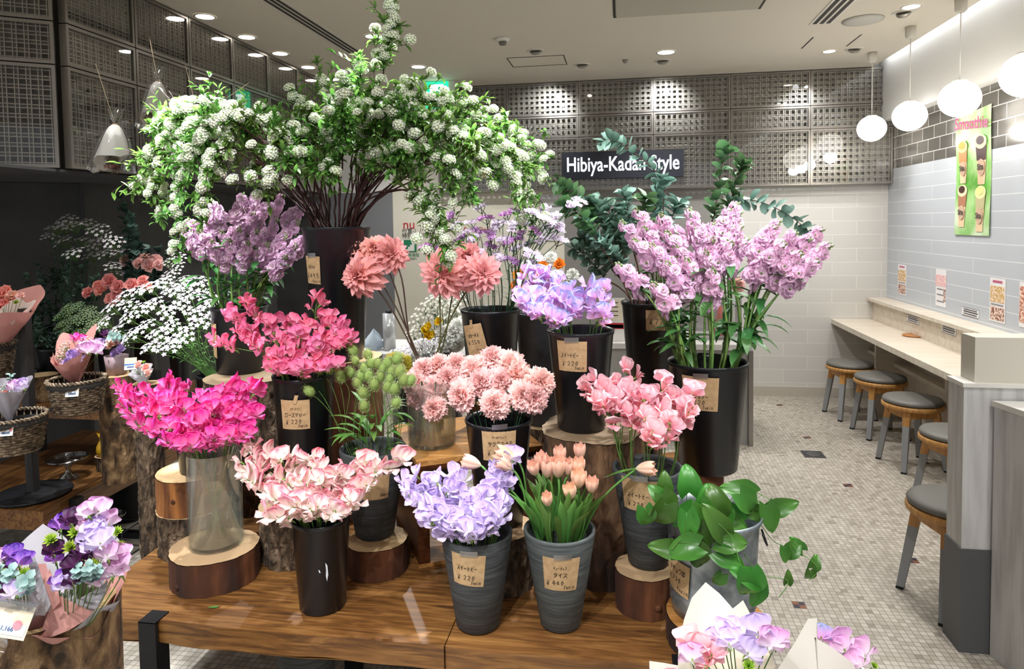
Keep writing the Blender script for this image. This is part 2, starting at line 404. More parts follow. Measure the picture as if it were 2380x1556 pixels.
b=MB(); b.lathe([(.0001,ZC-.03),(.012,ZC-.028),(.025,ZC-.0005)],(0.03,5.75,0),16); tag(b.build('sprinkler',M_sock,loc=(.03,5.75,ZC)),'tiny grey sprinkler head between the two back spotlights','sprinkler')
def frame_outline(name,x0,x1,y0,y1,wd,m,z=ZC-.002):
    b=MB()
    for a in ((x0,x1,y0,y0+wd),(x0,x1,y1-wd,y1),(x0,x0+wd,y0,y1),(x1-wd,x1,y0,y1)): b.bb(a[0],a[1],a[2],a[3],z-.001,z+.0015)
    return b.build(name,m,smooth=False)
M_gap=mat('shadow_gap','#3a3733',.8)
t=thing('access_hatch','small rectangular access hatch in the ceiling with dark joint line','hatch',(-.68,5.64,ZC))
o=frame_outline('joint',-.914,-.45,5.47,5.80,.007,M_gap); o.parent=t; o.location=-V(t.location)
t=thing('access_hatch','large rectangular access hatch at the top edge of the view','hatch',(.41,4.1,ZC))
o=frame_outline('joint',-.05,.868,3.7,4.556,.014,M_gap); o.parent=t; o.location=-V(t.location)
b=MB(); b.bb(-.03,.848,3.72,4.536,ZC-.01,ZC-.0005); b.build('panel',mat('hatch_panel','#bdb8ac',.7),t,smooth=False)
def slotvent(x0,x1,y0,y1,label):
    t=thing('slot_vent',label,'vent',((x0+x1)/2,(y0+y1)/2,ZC))
    b=MB(); b.bb(x0,x1,y0,y1,ZC-.004,ZC-.0005); b.build('frame',M_ring,t,smooth=False)
    w_=(x1-x0)
    for i in range(3):
        a=x0+w_*(.12+.29*i); b=MB(); b.bb(a,a+w_*.17,y0+.02,y1-.02,ZC-.006,ZC-.0035); b.build('slot',M_gap,t,smooth=False)
slotvent(-2.08,-1.96,2.9,5.04,'long three-slot air vent running along the left ceiling')
slotvent(1.27,1.42,3.9,5.0,'black three-slot air vent in the ceiling near the hanging globes')
for x in (1.39,1.72):
    b=MB(); b.bb(x-.005,x+.005,5.35,5.68,ZC-.002,ZC+.001); struct(b.build('trim_%d'%(1 if x<1.5 else 2),M_gap,smooth=False))
# exit sign
t=thing('exit_sign','green and white running-man exit sign box hanging from the ceiling','sign',(-1.72,6.2,ZC-.01))
b=MB(); p0=aty(962,187,6.2); p1=aty(1056,262,6.2); b.bb(p0.x,p1.x,6.2,6.34,p1.z,ZC-.002); b.build('housing',M_wtrim,t,smooth=False)
q0=aty(989,192,6.19); q1=aty(1042,249,6.19); GX,GZ=q0.x,q1.z; gw=q1.x-q0.x; gh=q0.z-q1.z
b=MB(); b.bb(GX,GX+gw,6.188,6.2,GZ,GZ+gh); b.build('panel',emit('exit_green','#12c98a',1.6),t,smooth=False)
W2=emit('exit_white','#eafff8',2.0)
b=MB()
def ex(pts,y=6.186): b.poly([(GX+gw*u,y,GZ+gh*v) for u,v in pts])
ex([(.2,.1),(.8,.1),(.8,.9),(.2,.9)]); b.build('doorway',W2,t,smooth=False)
b=MB()
ex([(.56,.7),(.62,.66),(.68,.7),(.68,.78),(.62,.82),(.56,.78)],6.184)
ex([(.4,.62),(.55,.66),(.62,.5),(.52,.4),(.42,.45)],6.184); ex([(.25,.6),(.42,.62),(.42,.55),(.25,.52)],6.184); ex([(.56,.64),(.75,.55),(.73,.5),(.56,.56)],6.184)
ex([(.42,.46),(.3,.3),(.2,.3),(.2,.24),(.34,.24),(.5,.42)],6.184); ex([(.5,.42),(.62,.3),(.6,.1),(.67,.1),(.69,.33),(.58,.46)],6.184)
b.build('running_figure',emit('exit_green2','#0d9a68',1.0),t,smooth=False)
# shop sign
def text_obj(name,txt,size,loc,rot,m,parent=None,ex_=.002,off=0,align='CENTER',shear=0,sx=1):
    cu=bpy.data.curves.new(name,'FONT'); cu.body=txt; cu.size=size; cu.align_x=align; cu.extrude=ex_; cu.offset=off; cu.shear=shear; cu.resolution_u=4
    tmp=bpy.data.objects.new(name+'_tmp',cu); COL.objects.link(tmp)
    dg=bpy.context.evaluated_depsgraph_get(); me=bpy.data.meshes.new_from_object(tmp.evaluated_get(dg))
    bpy.data.objects.remove(tmp); me.materials.clear(); me.materials.append(m)
    o=bpy.data.objects.new(name,me); COL.objects.link(o); o.parent=parent
    o.matrix_basis=Matrix.Translation(V(loc)-(WL(parent) if parent else V()))@Euler(rot).to_matrix().to_4x4()@Matrix.Diagonal((sx,1,1,1)); return o
t=thing('shop_sign','dark navy shop sign board with raised white lettering on the back screen','sign',(0,6.46,2.055))
b=MB(); b.bb(-.563,.558,6.44,6.48,2.055,2.305); b.build('board',mat('navy_board','#1c202c',.5),t,smooth=False)
o=text_obj('lettering','Hibiya-Kadan Style',.17,(0,6.438,2.125),(pi/2,0,0),emit('sign_white','#f4f6ff',.75),t,.006,.002)
wx=o.dimensions.x
o.matrix_basis=o.matrix_basis@Matrix.Diagonal((1.03/max(wx,.1),1.12,1,1))
# ---------------------------------------------------------------- right side: pendants, poster, counter, stools, pillar
M_globe=emit('opal_globe','#fff8ee',3.5)
GL=[((2029,122),(2026,299),33,'farthest and lowest-looking of the hanging globe lamps'),((2115,62),(2114,270),38,'second hanging globe lamp from the back wall'),
    ((2232,-3),(2230,230),45,'third hanging globe lamp, in front of the green drinks poster'),((2385,-90),(2386,174),55,'nearest hanging globe lamp, cut by the right edge')]
for cpx,gpx,hw,lab in GL:
    c=onz(cpx[0],cpx[1],ZC); g=aty(gpx[0],gpx[1],c.y); c.x=g.x
    t=thing('pendant_lamp',lab,'hanging lamp',c)
    d=px(*gpx).length; rad=hw*.98*g.y/1580*.9/ (1.0)
    b=MB(); b.lathe([(.0001,ZC-.085),(.018,ZC-.085),(.034,ZC-.07),(.036,ZC-.0005)],(c.x,c.y,0),24); b.build('canopy',mat('canopy_white','#c9c5ba',.5),t)
    b=MB(); b.tube([(c.x,c.y,ZC-.08),(c.x,c.y,g.z+rad)],.0035,6); b.build('cord',M_wtrim,t)
    prof=[(max(.0001,rad*math.sin(a)),-rad*.94*math.cos(a)) for a in [pi*i/18 for i in range(17)]]
    b=MB(); b.lathe(prof,(c.x,c.y,g.z),36); b.build('globe',M_globe,t)
    b=MB(); b.lathe([(rad*.36,rad*.86),(rad*.36,rad*.95),(.0001,rad*.98)],(c.x,c.y,g.z),24); b.build('cap',M_ring,t)
    lamp('globe_light','POINT',(c.x,c.y,g.z-rad-.02),5,WARM,shadow_soft_size=.06)
# drinks poster: a slightly wavy sheet on the wall
def wallx(u,z,d=0): return (XR-.006-d-.004*math.sin(z*9),u,z)   # u = world Y
t=thing('drinks_poster','tall green poster of four iced drinks hung on the tiled right wall','poster',(XR-.01,5.1,1.52))
yA,yB,zA,zB=5.33,4.86,1.52,2.345
b=MB(); b.grid(lambda i,j: wallx(yA+(yB-yA)*j,zA+(zB-zA)*i+.03*j*i),14,6)
m=mat('poster_green','#8fc060',.35); n=noise(m,4,3); r=ramp(m,n.outputs[0],[(.35,'#5fae3c'),(.5,'#a4cf86'),(.65,'#d5e6c8')]); lk(m,r.outputs[0],P(m).inputs['Base Color'])
b.build('sheet',m,t)
def ell(b,cy,cz,ry_,rz_,d,n=20): b.poly([wallx(cy-ry_*math.cos(2*pi*k/n),cz+rz_*math.sin(2*pi*k/n),d) for k in range(n)][::-1])
def cup(cy,cz,s,top,liq,ban):
    b=MB()
    b.grid(lambda i,j: wallx(cy-(j*2-1)*(.046+.026*i)*s,cz+.29*s*i,.003),6,3); b.build('cup',mat('cup_'+liq,'#e6c9a4',.5),t)
    b=MB(); b.grid(lambda i,j: wallx(cy-(j*2-1)*(.060+.010*i)*s,cz+.17*s+.1*s*i,.005),3,3); b.build('drink',mat('drink_'+liq,liq,.5),t)
    b=MB(); ell(b,cy,cz+.3*s,.080*s,.05*s,.006); b.build('topping',mat('top_'+top,top,.5),t)
    b=MB(); ell(b,cy+.005,cz+.31*s,.052*s,.030*s,.008); b.build('garnish',mat('gar_'+ban,ban,.5),t)
    b=MB(); ell(b,cy,cz+.12*s,.050*s,.06*s,.007); b.build('badge',mat('badge','#c9ab93',.5),t)
    text_obj('lettering','Sita',.058*s,wallx(cy,cz+.105*s,.012),(pi/2,0,-pi/2),M_gap,t,.0005,.0008)
cup(5.225,1.88,.85,'#e8c890','#c98a55','#e89a30'); cup(4.98,1.86,.95,'#e8cfa6','#3c1a20','#3a2030')
cup(5.225,1.575,.85,'#e6d2b0','#a87458','#3c2018'); cup(4.98,1.545,.88,'#e9e2a4','#b9b489','#d8dc90')
text_obj('lettering','Smoothie',.115,wallx(5.1,2.245,.012),(pi/2+0,.08,-pi/2),mat('poster_pink','#d83f7f',.5),t,.0005,.002)
# counter
M_wood_p=mat('pale_wood_laminate','#d3c8b8',.45); n=noise(M_wood_p,3,5,(1,8,8)); r=ramp(M_wood_p,n.outputs[0],[(.3,'#cbbfae'),(.7,'#ddd4c6')]); lk(M_wood_p,r.outputs[0],P(M_wood_p).inputs['Base Color'])
t=thing('bar_counter','long pale wood counter with raised back ledge along the white right wall','counter',(2.1,5,0))
b=MB(); b.bb(1.885,XR-.001,2.86,YB-.001,.685,.727); b.build('worktop',M_wood_p,t,smooth=False)
b=MB(); b.bb(2.24,XR-.001,2.86,YB-.001,.727,.90); b.build('upstand',M_wood_p,t,smooth=False)
b=MB(); b.bb(2.19,XR-.001,2.86,YB-.001,.90,.925); b.build('ledge',M_wood_p,t,smooth=False)
b=MB(); b.bb(2.30,XR-.001,2.86,YB-.001,0,.685); b.build('back_panel',M_wood_p,t,smooth=False)
b=MB(); b.bb(2.20,2.30,2.86,YB-.001,.42,.45); b.build('rail',M_wood_p,t,smooth=False)
for y in (6.0,4.75,3.5):
    b=MB(); b.bb(2.06,2.30,y-.014,y+.014,0,.685); b.build('support_panel',M_wood_p,t,smooth=False)
def leaflet(x,z0,z1,ya,yb,label,parts,white='#e9e6e8',name='leaflet'):
    tt=thing(name,label,'leaflet',(x,(ya+yb)/2,z0))
    b=MB(); b.bb(x-.002,x,min(ya,yb),max(ya,yb),z0,z1); b.build('paper',mat('paper','#eceaec',.6),tt,smooth=False)
    for nm,u0,u1,v0,v1,c in parts:
        b=MB(); y0=ya+(yb-ya)*u0; y1=ya+(yb-ya)*u1
        b.bb(x-.0035,x-.002,min(y0,y1),max(y0,y1),z0+(z1-z0)*v0,z0+(z1-z0)*v1)
        m=mat('print_'+nm,c,.6)
        if nm=='picture':
            n=noise(m,60,3); r=ramp(m,n.outputs[0],[(.4,c),(.6,'#f0d9c8')]); lk(m,r.outputs[0],P(m).inputs['Base Color'])
        b.build(nm,m,tt,smooth=False)
    return tt
def wl(x,y,X): p=atx(x,y,X); return p
def leaf_px(x0,x1,y0,y1,label,parts,X=XR-.001):
    a=atx(x0,y0,X); c=atx(x1,y1,X); leaflet(X,c.z,a.z,a.y,c.y,label,parts)
std=[('heading',.2,.8,.9,.95,'#c05a80'),('picture',.05,.95,.45,.82,'#c9a04c'),('text_line',.1,.9,.38,.41,'#8a8688'),('picture',.05,.95,.04,.34,'#7a3f35')]
leaf_px(2088,2106,614,688,'small menu leaflet with drinks, farthest along the right wall above the ledge',std)
leaf_px(2176,2199,625,716,'pink price leaflet on the right wall, second from the back',[('picture',.0,1,.55,.85,'#e3a9bb'),('text_line',.15,.7,.45,.48,'#77747a'),('text_line',.15,.7,.3,.33,'#77747a'),('picture',.75,.95,.15,.5,'#6a3a40'),('text_line',.15,.8,.12,.15,'#77747a')])
leaf_px(2302,2336,645,754,'menu leaflet with four cups on yellow, third along the right wall',std)
leaf_px(2371,2392,655,765,'leaflet with a round bowl photo cut by the right edge',[('picture',.05,.95,.1,.9,'#b4593f')])
lab=[('text_line',.1,.9,.7,.8,'#33333a'),('text_line',.1,.95,.45,.58,'#33333a'),('text_line',.1,.9,.2,.3,'#33333a'),('border',0,1,.95,1,'#33333a'),('border',0,1,0,.05,'#33333a')]
leaf_px(2237,2275,712,742,'white notice with thin black border on the wall just above the ledge',lab)
leaf_px(2109,2136,730,756,'white notice on the ledge upstand beside the far napkin holder',lab,2.239)
leaf_px(2189,2222,752,783,'white notice on the ledge upstand beside the near napkin holder',lab,2.239)
def napkin(pxx,pyy,label):
    c=onz(pxx,pyy,.727); t=thing('napkin_holder',label,'napkin holder',c)
    b=MB(); b.bb(c.x-.05,c.x+.05,c.y-.05,c.y+.05,.728,.735); b.bb(c.x-.035,c.x-.03,c.y-.04,c.y+.04,.735,.84); b.bb(c.x+.03,c.x+.035,c.y-.04,c.y+.04,.735,.84); b.bb(c.x-.03,c.x+.03,c.y-.04,c.y-.037,.735,.80); b.build('holder',M_steel,t,smooth=False)
    b=MB(); b.bb(c.x-.028,c.x+.028,c.y-.036,c.y+.034,.736,.875); b.build('napkins',M_wtrim,t,smooth=False)
napkin(2086,757,'steel napkin holder on the counter, the farther of two'); napkin(2168,788,'steel napkin holder on the counter beside the brown tray')
c=onz(2131,782,.727); b=MB(); b.lathe([(.0001,.728),(.075,.728),(.085,.738),(.075,.739),(.07,.733),(.0001,.733)],(c.x-.02,c.y,0),28); tag(b.build('tray',mat('tan_tray','#b9804f',.5),loc=(c.x,c.y,.728)),'small round brown tray on the pale counter','tray')
# stools
M_oak=mat('honey_oak','#c08a4c',.45); n=noise(M_oak,8,5,(6,6,1)); r=ramp(M_oak,n.outputs[0],[(.3,'#a8743c'),(.7,'#cf9d5c')]); lk(M_oak,r.outputs[0],P(M_oak).inputs['Base Color'])
M_seat=mat('grey_vinyl','#66645f',.55); M_legp=mat('grey_leg_paint','#8f9194',.5)
def mk_stool():
    t=thing('stool','x','stool')
    b=MB(); b.lathe([(.0001,.425),(.165,.425),(.178,.432),(.18,.442),(.172,.455),(.14,.463),(.0001,.467)],n=40); b.build('seat_cushion',M_seat,t)
    b=MB(); b.lathe([(.0001,.395),(.178,.395),(.184,.40),(.184,.42),(.178,.425),(.0001,.425)],n=40); b.build('seat_ring',M_oak,t)
    b=MB()
    for k in range(4):
        a=pi/4+k*pi/2; Rm=Matrix.Rotation(k*pi/2,3,'Z'); b.box(Rm@V((0,.108,.37)),(.21,.022,.05),Rm)
    b.build('apron',M_oak,t,smooth=False)
    for k in range(4):
        a=pi/4+k*pi/2; d=V((math.cos(a),math.sin(a),0)); lg=MB()
        def sec(z): rr=.135+(.395-z)*.17; w_=.021-(.395-z)*.015; return d*rr+V((0,0,z)),w_
        for (z0,z1,mm,nm) in ((.30,.395,M_oak,'leg'),(.012,.30,M_legp,'leg_sleeve'),(0,.012,M_black,'leg_foot')):
            b=MB(); p0,w0=sec(z0); p1,w1=sec(z1); Rm=Matrix.Rotation(a,3,'Z')
            lo=[p0+Rm@V((sx*w0,sy*w0,0)) for sx,sy in ((-1,-1),(1,-1),(1,1),(-1,1))]; hi=[p1+Rm@V((sx*w1,sy*w1,0)) for sx,sy in ((-1,-1),(1,-1),(1,1),(-1,1))]
            b.poly(lo[::-1]); b.poly(hi)
            for i in range(4): j=(i+1)%4; b.poly([lo[i],lo[j],hi[j],hi[i]])
            if nm=='leg': leg=b.build('leg',mm,t,smooth=False)
            else: b.build(nm,mm,leg,smooth=False)
    return t
st=mk_stool()
SP=[(1975,842,'grey-cushioned round stool at the far end of the counter, by the back wall'),(2046,873,'second round stool from the back wall, its sleeve legs in the light'),(2121,925,'third round stool from the back wall, whole seat visible'),(2222,1003,'fourth stool, right half hidden by the white pillar'),(2251,1188,'nearest stool, mostly hidden behind the white pillar')]
for i,(x,y,l) in enumerate(SP):
    o=st if i==0 else copy_tree(st); c=onz(x,y,.455); o.location=(c.x,max(c.y,3.08) if i==4 else c.y,0); o.rotation_euler=(0,0,[.15,.1,.2,.25,.2][i]); tag(o,l,'stool')
# pillar and partition
Mp=mat('whitewashed_ply','#c9c8c8',.6); n=noise(Mp,5,6,(6,6,.6)); r=ramp(Mp,n.outputs[0],[(.35,'#b9b8b8'),(.6,'#d2d1d1')]); lk(Mp,r.outputs[0],P(Mp).inputs['Base Color'])
t=thing('partition_pillar','whitewashed wood pillar with dark grey base and white block on top','pillar',(1.45,2.9,0))
b=MB(); b.bb(1.25,1.9,2.74,2.86,.40,1.015); b.build('body',Mp,t,smooth=False)
b=MB(); b.bb(1.245,1.905,2.735,2.865,0,.40); b.build('base',mat('dark_grey_base','#55575a',.5),t,smooth=False)
b=MB(); b.bb(1.245,1.905,2.735,2.865,1.015,1.03); b.build('cap',M_wtrim,t,smooth=False)
b=MB(); b.bb(1.29,1.905,2.75,2.855,1.03,1.20); b.build('block',mat('cream_block','#d8d2c6',.5),t,smooth=False)
t=thing('side_counter','white angled counter panel in front of the pillar at the right edge','counter',(1.5,2.6,0))
p=aty(2322,937,2.7); b=MB(); q=[V((p.x,2.73,0)),V((1.9,2.73,0)),V((1.9,1.6,0)),V((p.x+.28,1.6,0))]
def extr(b,q,z0,z1):
    lo=[V((v.x,v.y,z0)) for v in q]; hi=[V((v.x,v.y,z1)) for v in q]; b.poly(lo); b.poly(hi[::-1]); n=len(q)
    for i in range(n): j=(i+1)%n; b.poly([lo[j],lo[i],hi[i],hi[j]])
extr(b,q,.0,p.z-.02); b.build('panel',Mp,t,smooth=False)
b=MB(); extr(b,[V((v.x+(-.01 if i in (0,3) else 0),v.y,0)) for i,v in enumerate(q)],p.z-.02,p.z); b.build('top',M_wtrim,t,smooth=False)
# deco tiles and drain
k=1
for (x,y,_) in [tuple(onz(*q,0)) for q in [(1808,942),(1873,1017),(1967,1128),(2115,1302),(1858,1405),(2145,1075)]]:
    x=round(x/.0262)*.0262; y=round(y/.0262)*.0262
    for a,b_,mm in ((0,0,0),(1,1,0),(0,1,1),(1,0,1)):
        b=MB(); b.bb(x+(a-1)*.0262+.001,x+a*.0262-.001,y+(b_-1)*.0262+.001,y+b_*.0262-.001,0,.0008); struct(b.build('trim_%d'%(2+k),[mat('tile_navy','#2b2436',.3),mat('tile_rust','#7c4a34',.3)][mm],smooth=False)); k+=1
t=thing('floor_drain','dark square floor drain cover in the mosaic aisle','drain',(1.305,4.96,0))
b=MB(); b.bb(1.235,1.375,4.89,5.03,0,.003); b.build('cover',mat('drain_dark','#3c3c3e',.5,.4),t,smooth=False)
b=MB(); b.lathe([(.0001,.0045),(.045,.0045),(.05,.003)],(1.305,4.96,0),24); b.build('disc',mat('drain_disc','#5a5a5c',.4,.6),t)
# ---------------------------------------------------------------- wood
def woodmat(name,c,rough=.45,stretch=(1.2,14,14),sc=3,dist=1.5):
    m=mat(name,c[1],rough); n=noise(m,sc,7,stretch,dist); r=ramp(m,n.outputs[0],[(.28,c[0]),(.48,c[1]),(.72,c[2])]); 
    n2=noise(m,2.2,3); r2=ramp(m,n2.outputs[0],[(.35,(.72,.66,.6,1)),(.6,(1,1,1,1))])
    mx=nd(m,'ShaderNodeMix',data_type='RGBA',blend_type='MULTIPLY'); mx.inputs[0].default_value=.8; lk(m,r.outputs[0],mx.inputs[6]); lk(m,r2.outputs[0],mx.inputs[7])
    lk(m,mx.outputs[2],P(m).inputs['Base Color']); bump(m,n.outputs[0],.15,.004); return m
M_tab=woodmat('amber_oiled_pine',('#432913','#6c4720','#946a3a'))
M_tab2=woodmat('amber_pine_side',('#462d16','#704a25','#946a3a'))
M_taby=woodmat('amber_pine_lengthwise',('#462d16','#704a25','#946a3a'),stretch=(14,1.2,14))
M_crate=woodmat('dark_walnut_stain',('#2c150c','#47230f','#5e3318'),.3)
M_crtop=woodmat('crate_top_wood',('#8a5a2c','#b07c44','#c99a60'),.3)
def barkmat(name,a,b_,c,sc=18,st=(1,1,.22),bs=.9,bd=.02):
    m=mat(name,b_,.9); n=noise(m,sc,8,st,.6); r=ramp(m,n.outputs[0],[(.34,a),(.5,b_),(.68,c)]); lk(m,r.outputs[0],P(m).inputs['Base Color'])
    n2=noise(m,sc*1.6,6,st,1.0); bump(m,n2.outputs[0],bs,bd); return m
M_bark=barkmat('rough_brown_bark','#241b14','#5a4836','#8c7760',30,(1,1,.4),1.0,.03)
M_barkd=barkmat('dark_red_bark','#241008','#47240f','#6b3e20',10,(1,1,.15),.5,.01)
M_barkl=barkmat('pale_birch_bark','#2e2114','#6d5237','#a5875f',26,(1,1,.5),1.0,.02)
M_peel=barkmat('peeled_wood','#4f2c14','#97602e','#d09a58',13,(1,1,.08),.2,.004)
def endgrain(name,a,b_):
    m=mat(name,a,.75); tc=nd(m,'ShaderNodeTexCoord'); wv=nd(m,'ShaderNodeTexWave',wave_type='RINGS',rings_direction='Z'); wv.inputs['Scale'].default_value=38; wv.inputs['Distortion'].default_value=4; wv.inputs['Detail'].default_value=3; wv.inputs['Detail Scale'].default_value=1.5
    lk(m,tc.outputs['Object'],wv.inputs[0]); r=ramp(m,wv.outputs[0],[(0,a),(1,b_)]); lk(m,r.outputs[0],P(m).inputs['Base Color']); return m
M_end=endgrain('cut_wood_end','#b39672','#ab8d69'); M_endl=endgrain('pale_cut_end','#c0a379','#b5976c'); M_endd=endgrain('weathered_cut_end','#8f7a60','#857157')
def log(label,x,y,z0,z1,r,bark=M_bark,end=M_end,seed=0,sx=1,sy=1,lump=.05,cat='stump',name='tree_stump',square=0,rt=None,rot=0,knot=None,group=None,tilt=0):
    rr=random.Random(seed); ph=[rr.uniform(0,6.3) for _ in range(6)]; n=110; rt=rt or r; amp=.010 if bark in (M_bark,) or seed in(17,22) else .0025
    def rad(a,u):
        k=1+lump*(.5*math.sin(2*a+ph[0])+.35*math.sin(3*a+ph[1]+u*.8)+.22*math.sin(5*a+ph[2]+u*2)+.12*math.sin(11*a+ph[3]+u)+.1*math.sin(23*a+ph[4]))
        if square: k*=1+square*(abs(math.cos(2*(a+rot)))**.0*(math.cos(4*(a+rot))*-.12))
        return k
    t=thing(name,label,cat,(x,y,z0),group)
    N=max(3,int((z1-z0)/.012))
    def fn(i,j):
        a=2*pi*j; R0=(r+(rt-r)*i)*rad(a,3)+amp*(mnoise.noise(V((math.cos(a)*r*70,math.sin(a)*r*70,(z0+(z1-z0)*i)*26+seed)))-.6)*(.3 if i>=1 else 1); e=.004 if 0<i<1 else 0
        return (x+R0*math.cos(a)*sx,y+R0*math.sin(a)*sy,z0+.001+(z1-z0-.001)*i+tilt*(R0*math.cos(a)) *i)
    b=MB(); b.grid(fn,N,n,close=True)
    b.build('bark',bark,t)
    b=MB(); prev=None
    b.grid(lambda i,j:(x+(rt)*rad(2*pi*j,3)*math.cos(2*pi*j)*sx*(1-i)*.985,y+rt*rad(2*pi*j,3)*math.sin(2*pi*j)*sy*(1-i)*.985,z1+.0015+tilt*rt*rad(2*pi*j,3)*math.cos(2*pi*j)*(1-i)),5,n,close=True)
    b.build('cut_face',end,t)
    if knot:
        a,h=knot; b=MB(); p=V((x+r*math.cos(a)*sx*.99,y+r*math.sin(a)*sy*.99,z0+h)); Rm=V((math.cos(a),math.sin(a),0)).to_track_quat('Z','Y').to_matrix()
        b.lathe([(.0001,.004),(.004,.006),(.008,.003),(.012,-.004)],p,14,tilt=Rm); b.build('knot',M_barkd,t)
    return t
# main display table
TZ=.48
t=thing('display_table','low thick amber wood table with black steel straps holding the flower buckets','table',(-.65,2.3,0))
def plank(x0,x1,m):
    b=MB()
    def wob(x,s): return .004*math.sin(x*9+s)+.003*math.sin(x*23+s)
    N=24
    for k in range(N):
        xa=x0+(x1-x0)*k/N; xb=x0+(x1-x0)*(k+1)/N
        ya,yb=1.772+wob(xa,1),1.772+wob(xb,1)
        b.poly([(xa,ya,TZ),(xb,yb,TZ),(xb,2.86,TZ),(xa,2.86,TZ)])
        b.poly([(xa,ya,.412+wob(xa,3)),(xb,yb,.412+wob(xb,3)),(xb,yb,TZ),(xa,ya,TZ)])
        b.poly([(xa,2.86,.412),(xb,2.86,.412),(xb,yb,.412),(xa,ya,.412)])
    b.poly([(x0,1.772,.412),(x0,1.772,TZ),(x0,2.86,TZ),(x0,2.86,.412)]); b.poly([(x1,1.772,.412),(x1,2.86,.412),(x1,2.86,TZ),(x1,1.772,TZ)])
    return b.build('plank',m,t,smooth=False)
plank(-1.69,-.497,M_tab); plank(-.494,.385,M_tab2)
for x in (-1.40,.15):
    for y,s in ((1.765,0),(2.865,1)):
        b=MB(); ya,yb=(y-.008,y+.05) if s==0 else (y-.05,y+.008)
        b.bb(x-.028,x+.028,ya,yb if s==0 else yb,0,.412 if s==0 else .412)
        b.bb(x-.028,x+.028,(ya if s==0 else y),(y+.004 if s==0 else yb),.412,TZ+.003)
        if s==0: b.bb(x-.028,x+.028,ya,y+.055,TZ+.0005,TZ+.004)
        b.build('leg',M_black,t,smooth=False)
b=MB(); b.bb(-.98,-.93,2.2,2.25,0,.412); b.build('leg',M_black,t,smooth=False)
for i,(xx,yy) in enumerate([(-.94,2.05)]):
    pass
# logs
S1b=log('tall rough-barked log at the left end of the table, lower of the stacked pair',-1.56,2.225,TZ,.635,.132,M_bark,M_end,11)
S1t=log('peeled amber wood block with a knot, stacked on the rough-barked log',-1.56,2.225,.637,.763,.126,M_peel,M_endl,12,lump=.03,knot=(-1.5,.06))
S2=log('wide dark stump disc under the tall glass cylinder',-1.357,2.034,TZ,.585,.14,M_barkd,M_end,13,knot=(-1.9,.03))
S3=log('upright rough log behind the black bucket of pink-white sweet peas',-1.145,2.23,TZ,.661,.142,M_bark,M_end,14)
S5=log('small dark stump with sawn knot under the grey bunny-tail pot',-.832,2.16,TZ,.584,.103,M_barkd,M_endl,15,knot=(-2.0,.055))
S11=log('short hewn log under the black carnation bucket',-.397,2.13,TZ,.664,.108,M_bark,M_end,16)
S6=log('large hewn tree trunk under the blue-lilac sweet pea bucket',-.108,2.285,TZ,.953,.178,barkmat('hewn_bark','#23150c','#4b3220','#7b5c3e',9,(1,1,.2),1.0,.03),M_endd,17,lump=.09,square=.6,rot=.3)
S7=log('round dark stump under the pale pink sweet pea pot',.062,2.055,TZ,.60,.092,M_barkd,M_end,18,knot=(-1.2,.04))
GS=log('broad reddish stump under the galvanised bucket',.245,1.903,TZ,.556,.135,M_barkd,M_crtop,19,lump=.02)
S9=log('tall dark log under the big black bucket of white branches',-1.13,2.62,TZ,1.111,.15,M_barkd,M_endl,20,lump=.04)
S8=log('thick bark log standing behind the glass cylinder',-1.57,2.62,TZ,1.02,.17,M_bark,M_endd,21)
S13=log('bark stump on the back of the dark wood crate',-.50,2.60,.851,.96,.115,barkmat('flaky_bark','#3a2413','#6d4c2e','#9c7a50',9,(1,1,.4),1,.03),M_end,22)
S12=log('plain log hidden behind the galvanised bucket',.215,2.40,TZ,.80,.125,M_barkd,M_crtop,23)
S10=log('bark log far behind under the eucalyptus bucket',.02,2.76,TZ,.93,.14,M_bark,M_end,24)
# crate table
t=thing('crate','dark stained open wooden crate standing on the table, glass vase of carnations on top','crate',(-.69,2.166,TZ))
A=V((-.691,2.172,0)); e1=V((.878,.479,0)); e2=V((-.479,.878,0))
Rc=Matrix((e1,e2,V((0,0,1)))).transposed()
def cb(name,u0,u1,v0,v1,z0,z1,m):
    b=MB(); c=A+e1*(u0+u1)/2+e2*(v0+v1)/2; b.box((c.x,c.y,(z0+z1)/2),(u1-u0,v1-v0,z1-z0),Rc); b.build(name,m,t,smooth=False)
cb('top',0,.46,0,.46,.832,.85,M_crtop); cb('front_rail',0,.46,0,.015,.815,.832,M_crate)
cb('bottom',0,.46,0,.46,TZ+.001,TZ+.015,M_crtop)
cb('side_panel',.0,.02,0.0,.46,TZ+.015,.832,M_crate); cb('post',.02,.04,0.0,.02,TZ+.015,.815,M_crate); cb('side_panel',.44,.46,0,.46,TZ+.015,.832,M_crate)
# ---------------------------------------------------------------- buckets
M_bkt=mat('black_plastic','#121419',.28); n=noise(M_bkt,40,3); r=ramp(M_bkt,n.outputs[0],[(.4,(.3,.3,.3,1)),(.7,(.36,.36,.36,1))]); lk(M_bkt,r.outputs[0],P(M_bkt).inputs['Roughness'])
M_gbk=mat('grey_ribbed_pot','#3f4244',.7); n=noise(M_gbk,10,5,(1,1,14)); r=ramp(M_gbk,n.outputs[0],[(.35,'#2d2f31'),(.7,'#4a4e50')]); lk(M_gbk,r.outputs[0],P(M_gbk).inputs['Base Color']); bump(M_gbk,n.outputs[0],.3,.003)
M_gbk2=mat('green_grey_ribbed_pot','#53585a',.65); n=noise(M_gbk2,10,5,(1,1,14)); r=ramp(M_gbk2,n.outputs[0],[(.35,'#3c4042'),(.7,'#5c6261')]); lk(M_gbk2,r.outputs[0],P(M_gbk2).inputs['Base Color']); bump(M_gbk2,n.outputs[0],.3,.003)
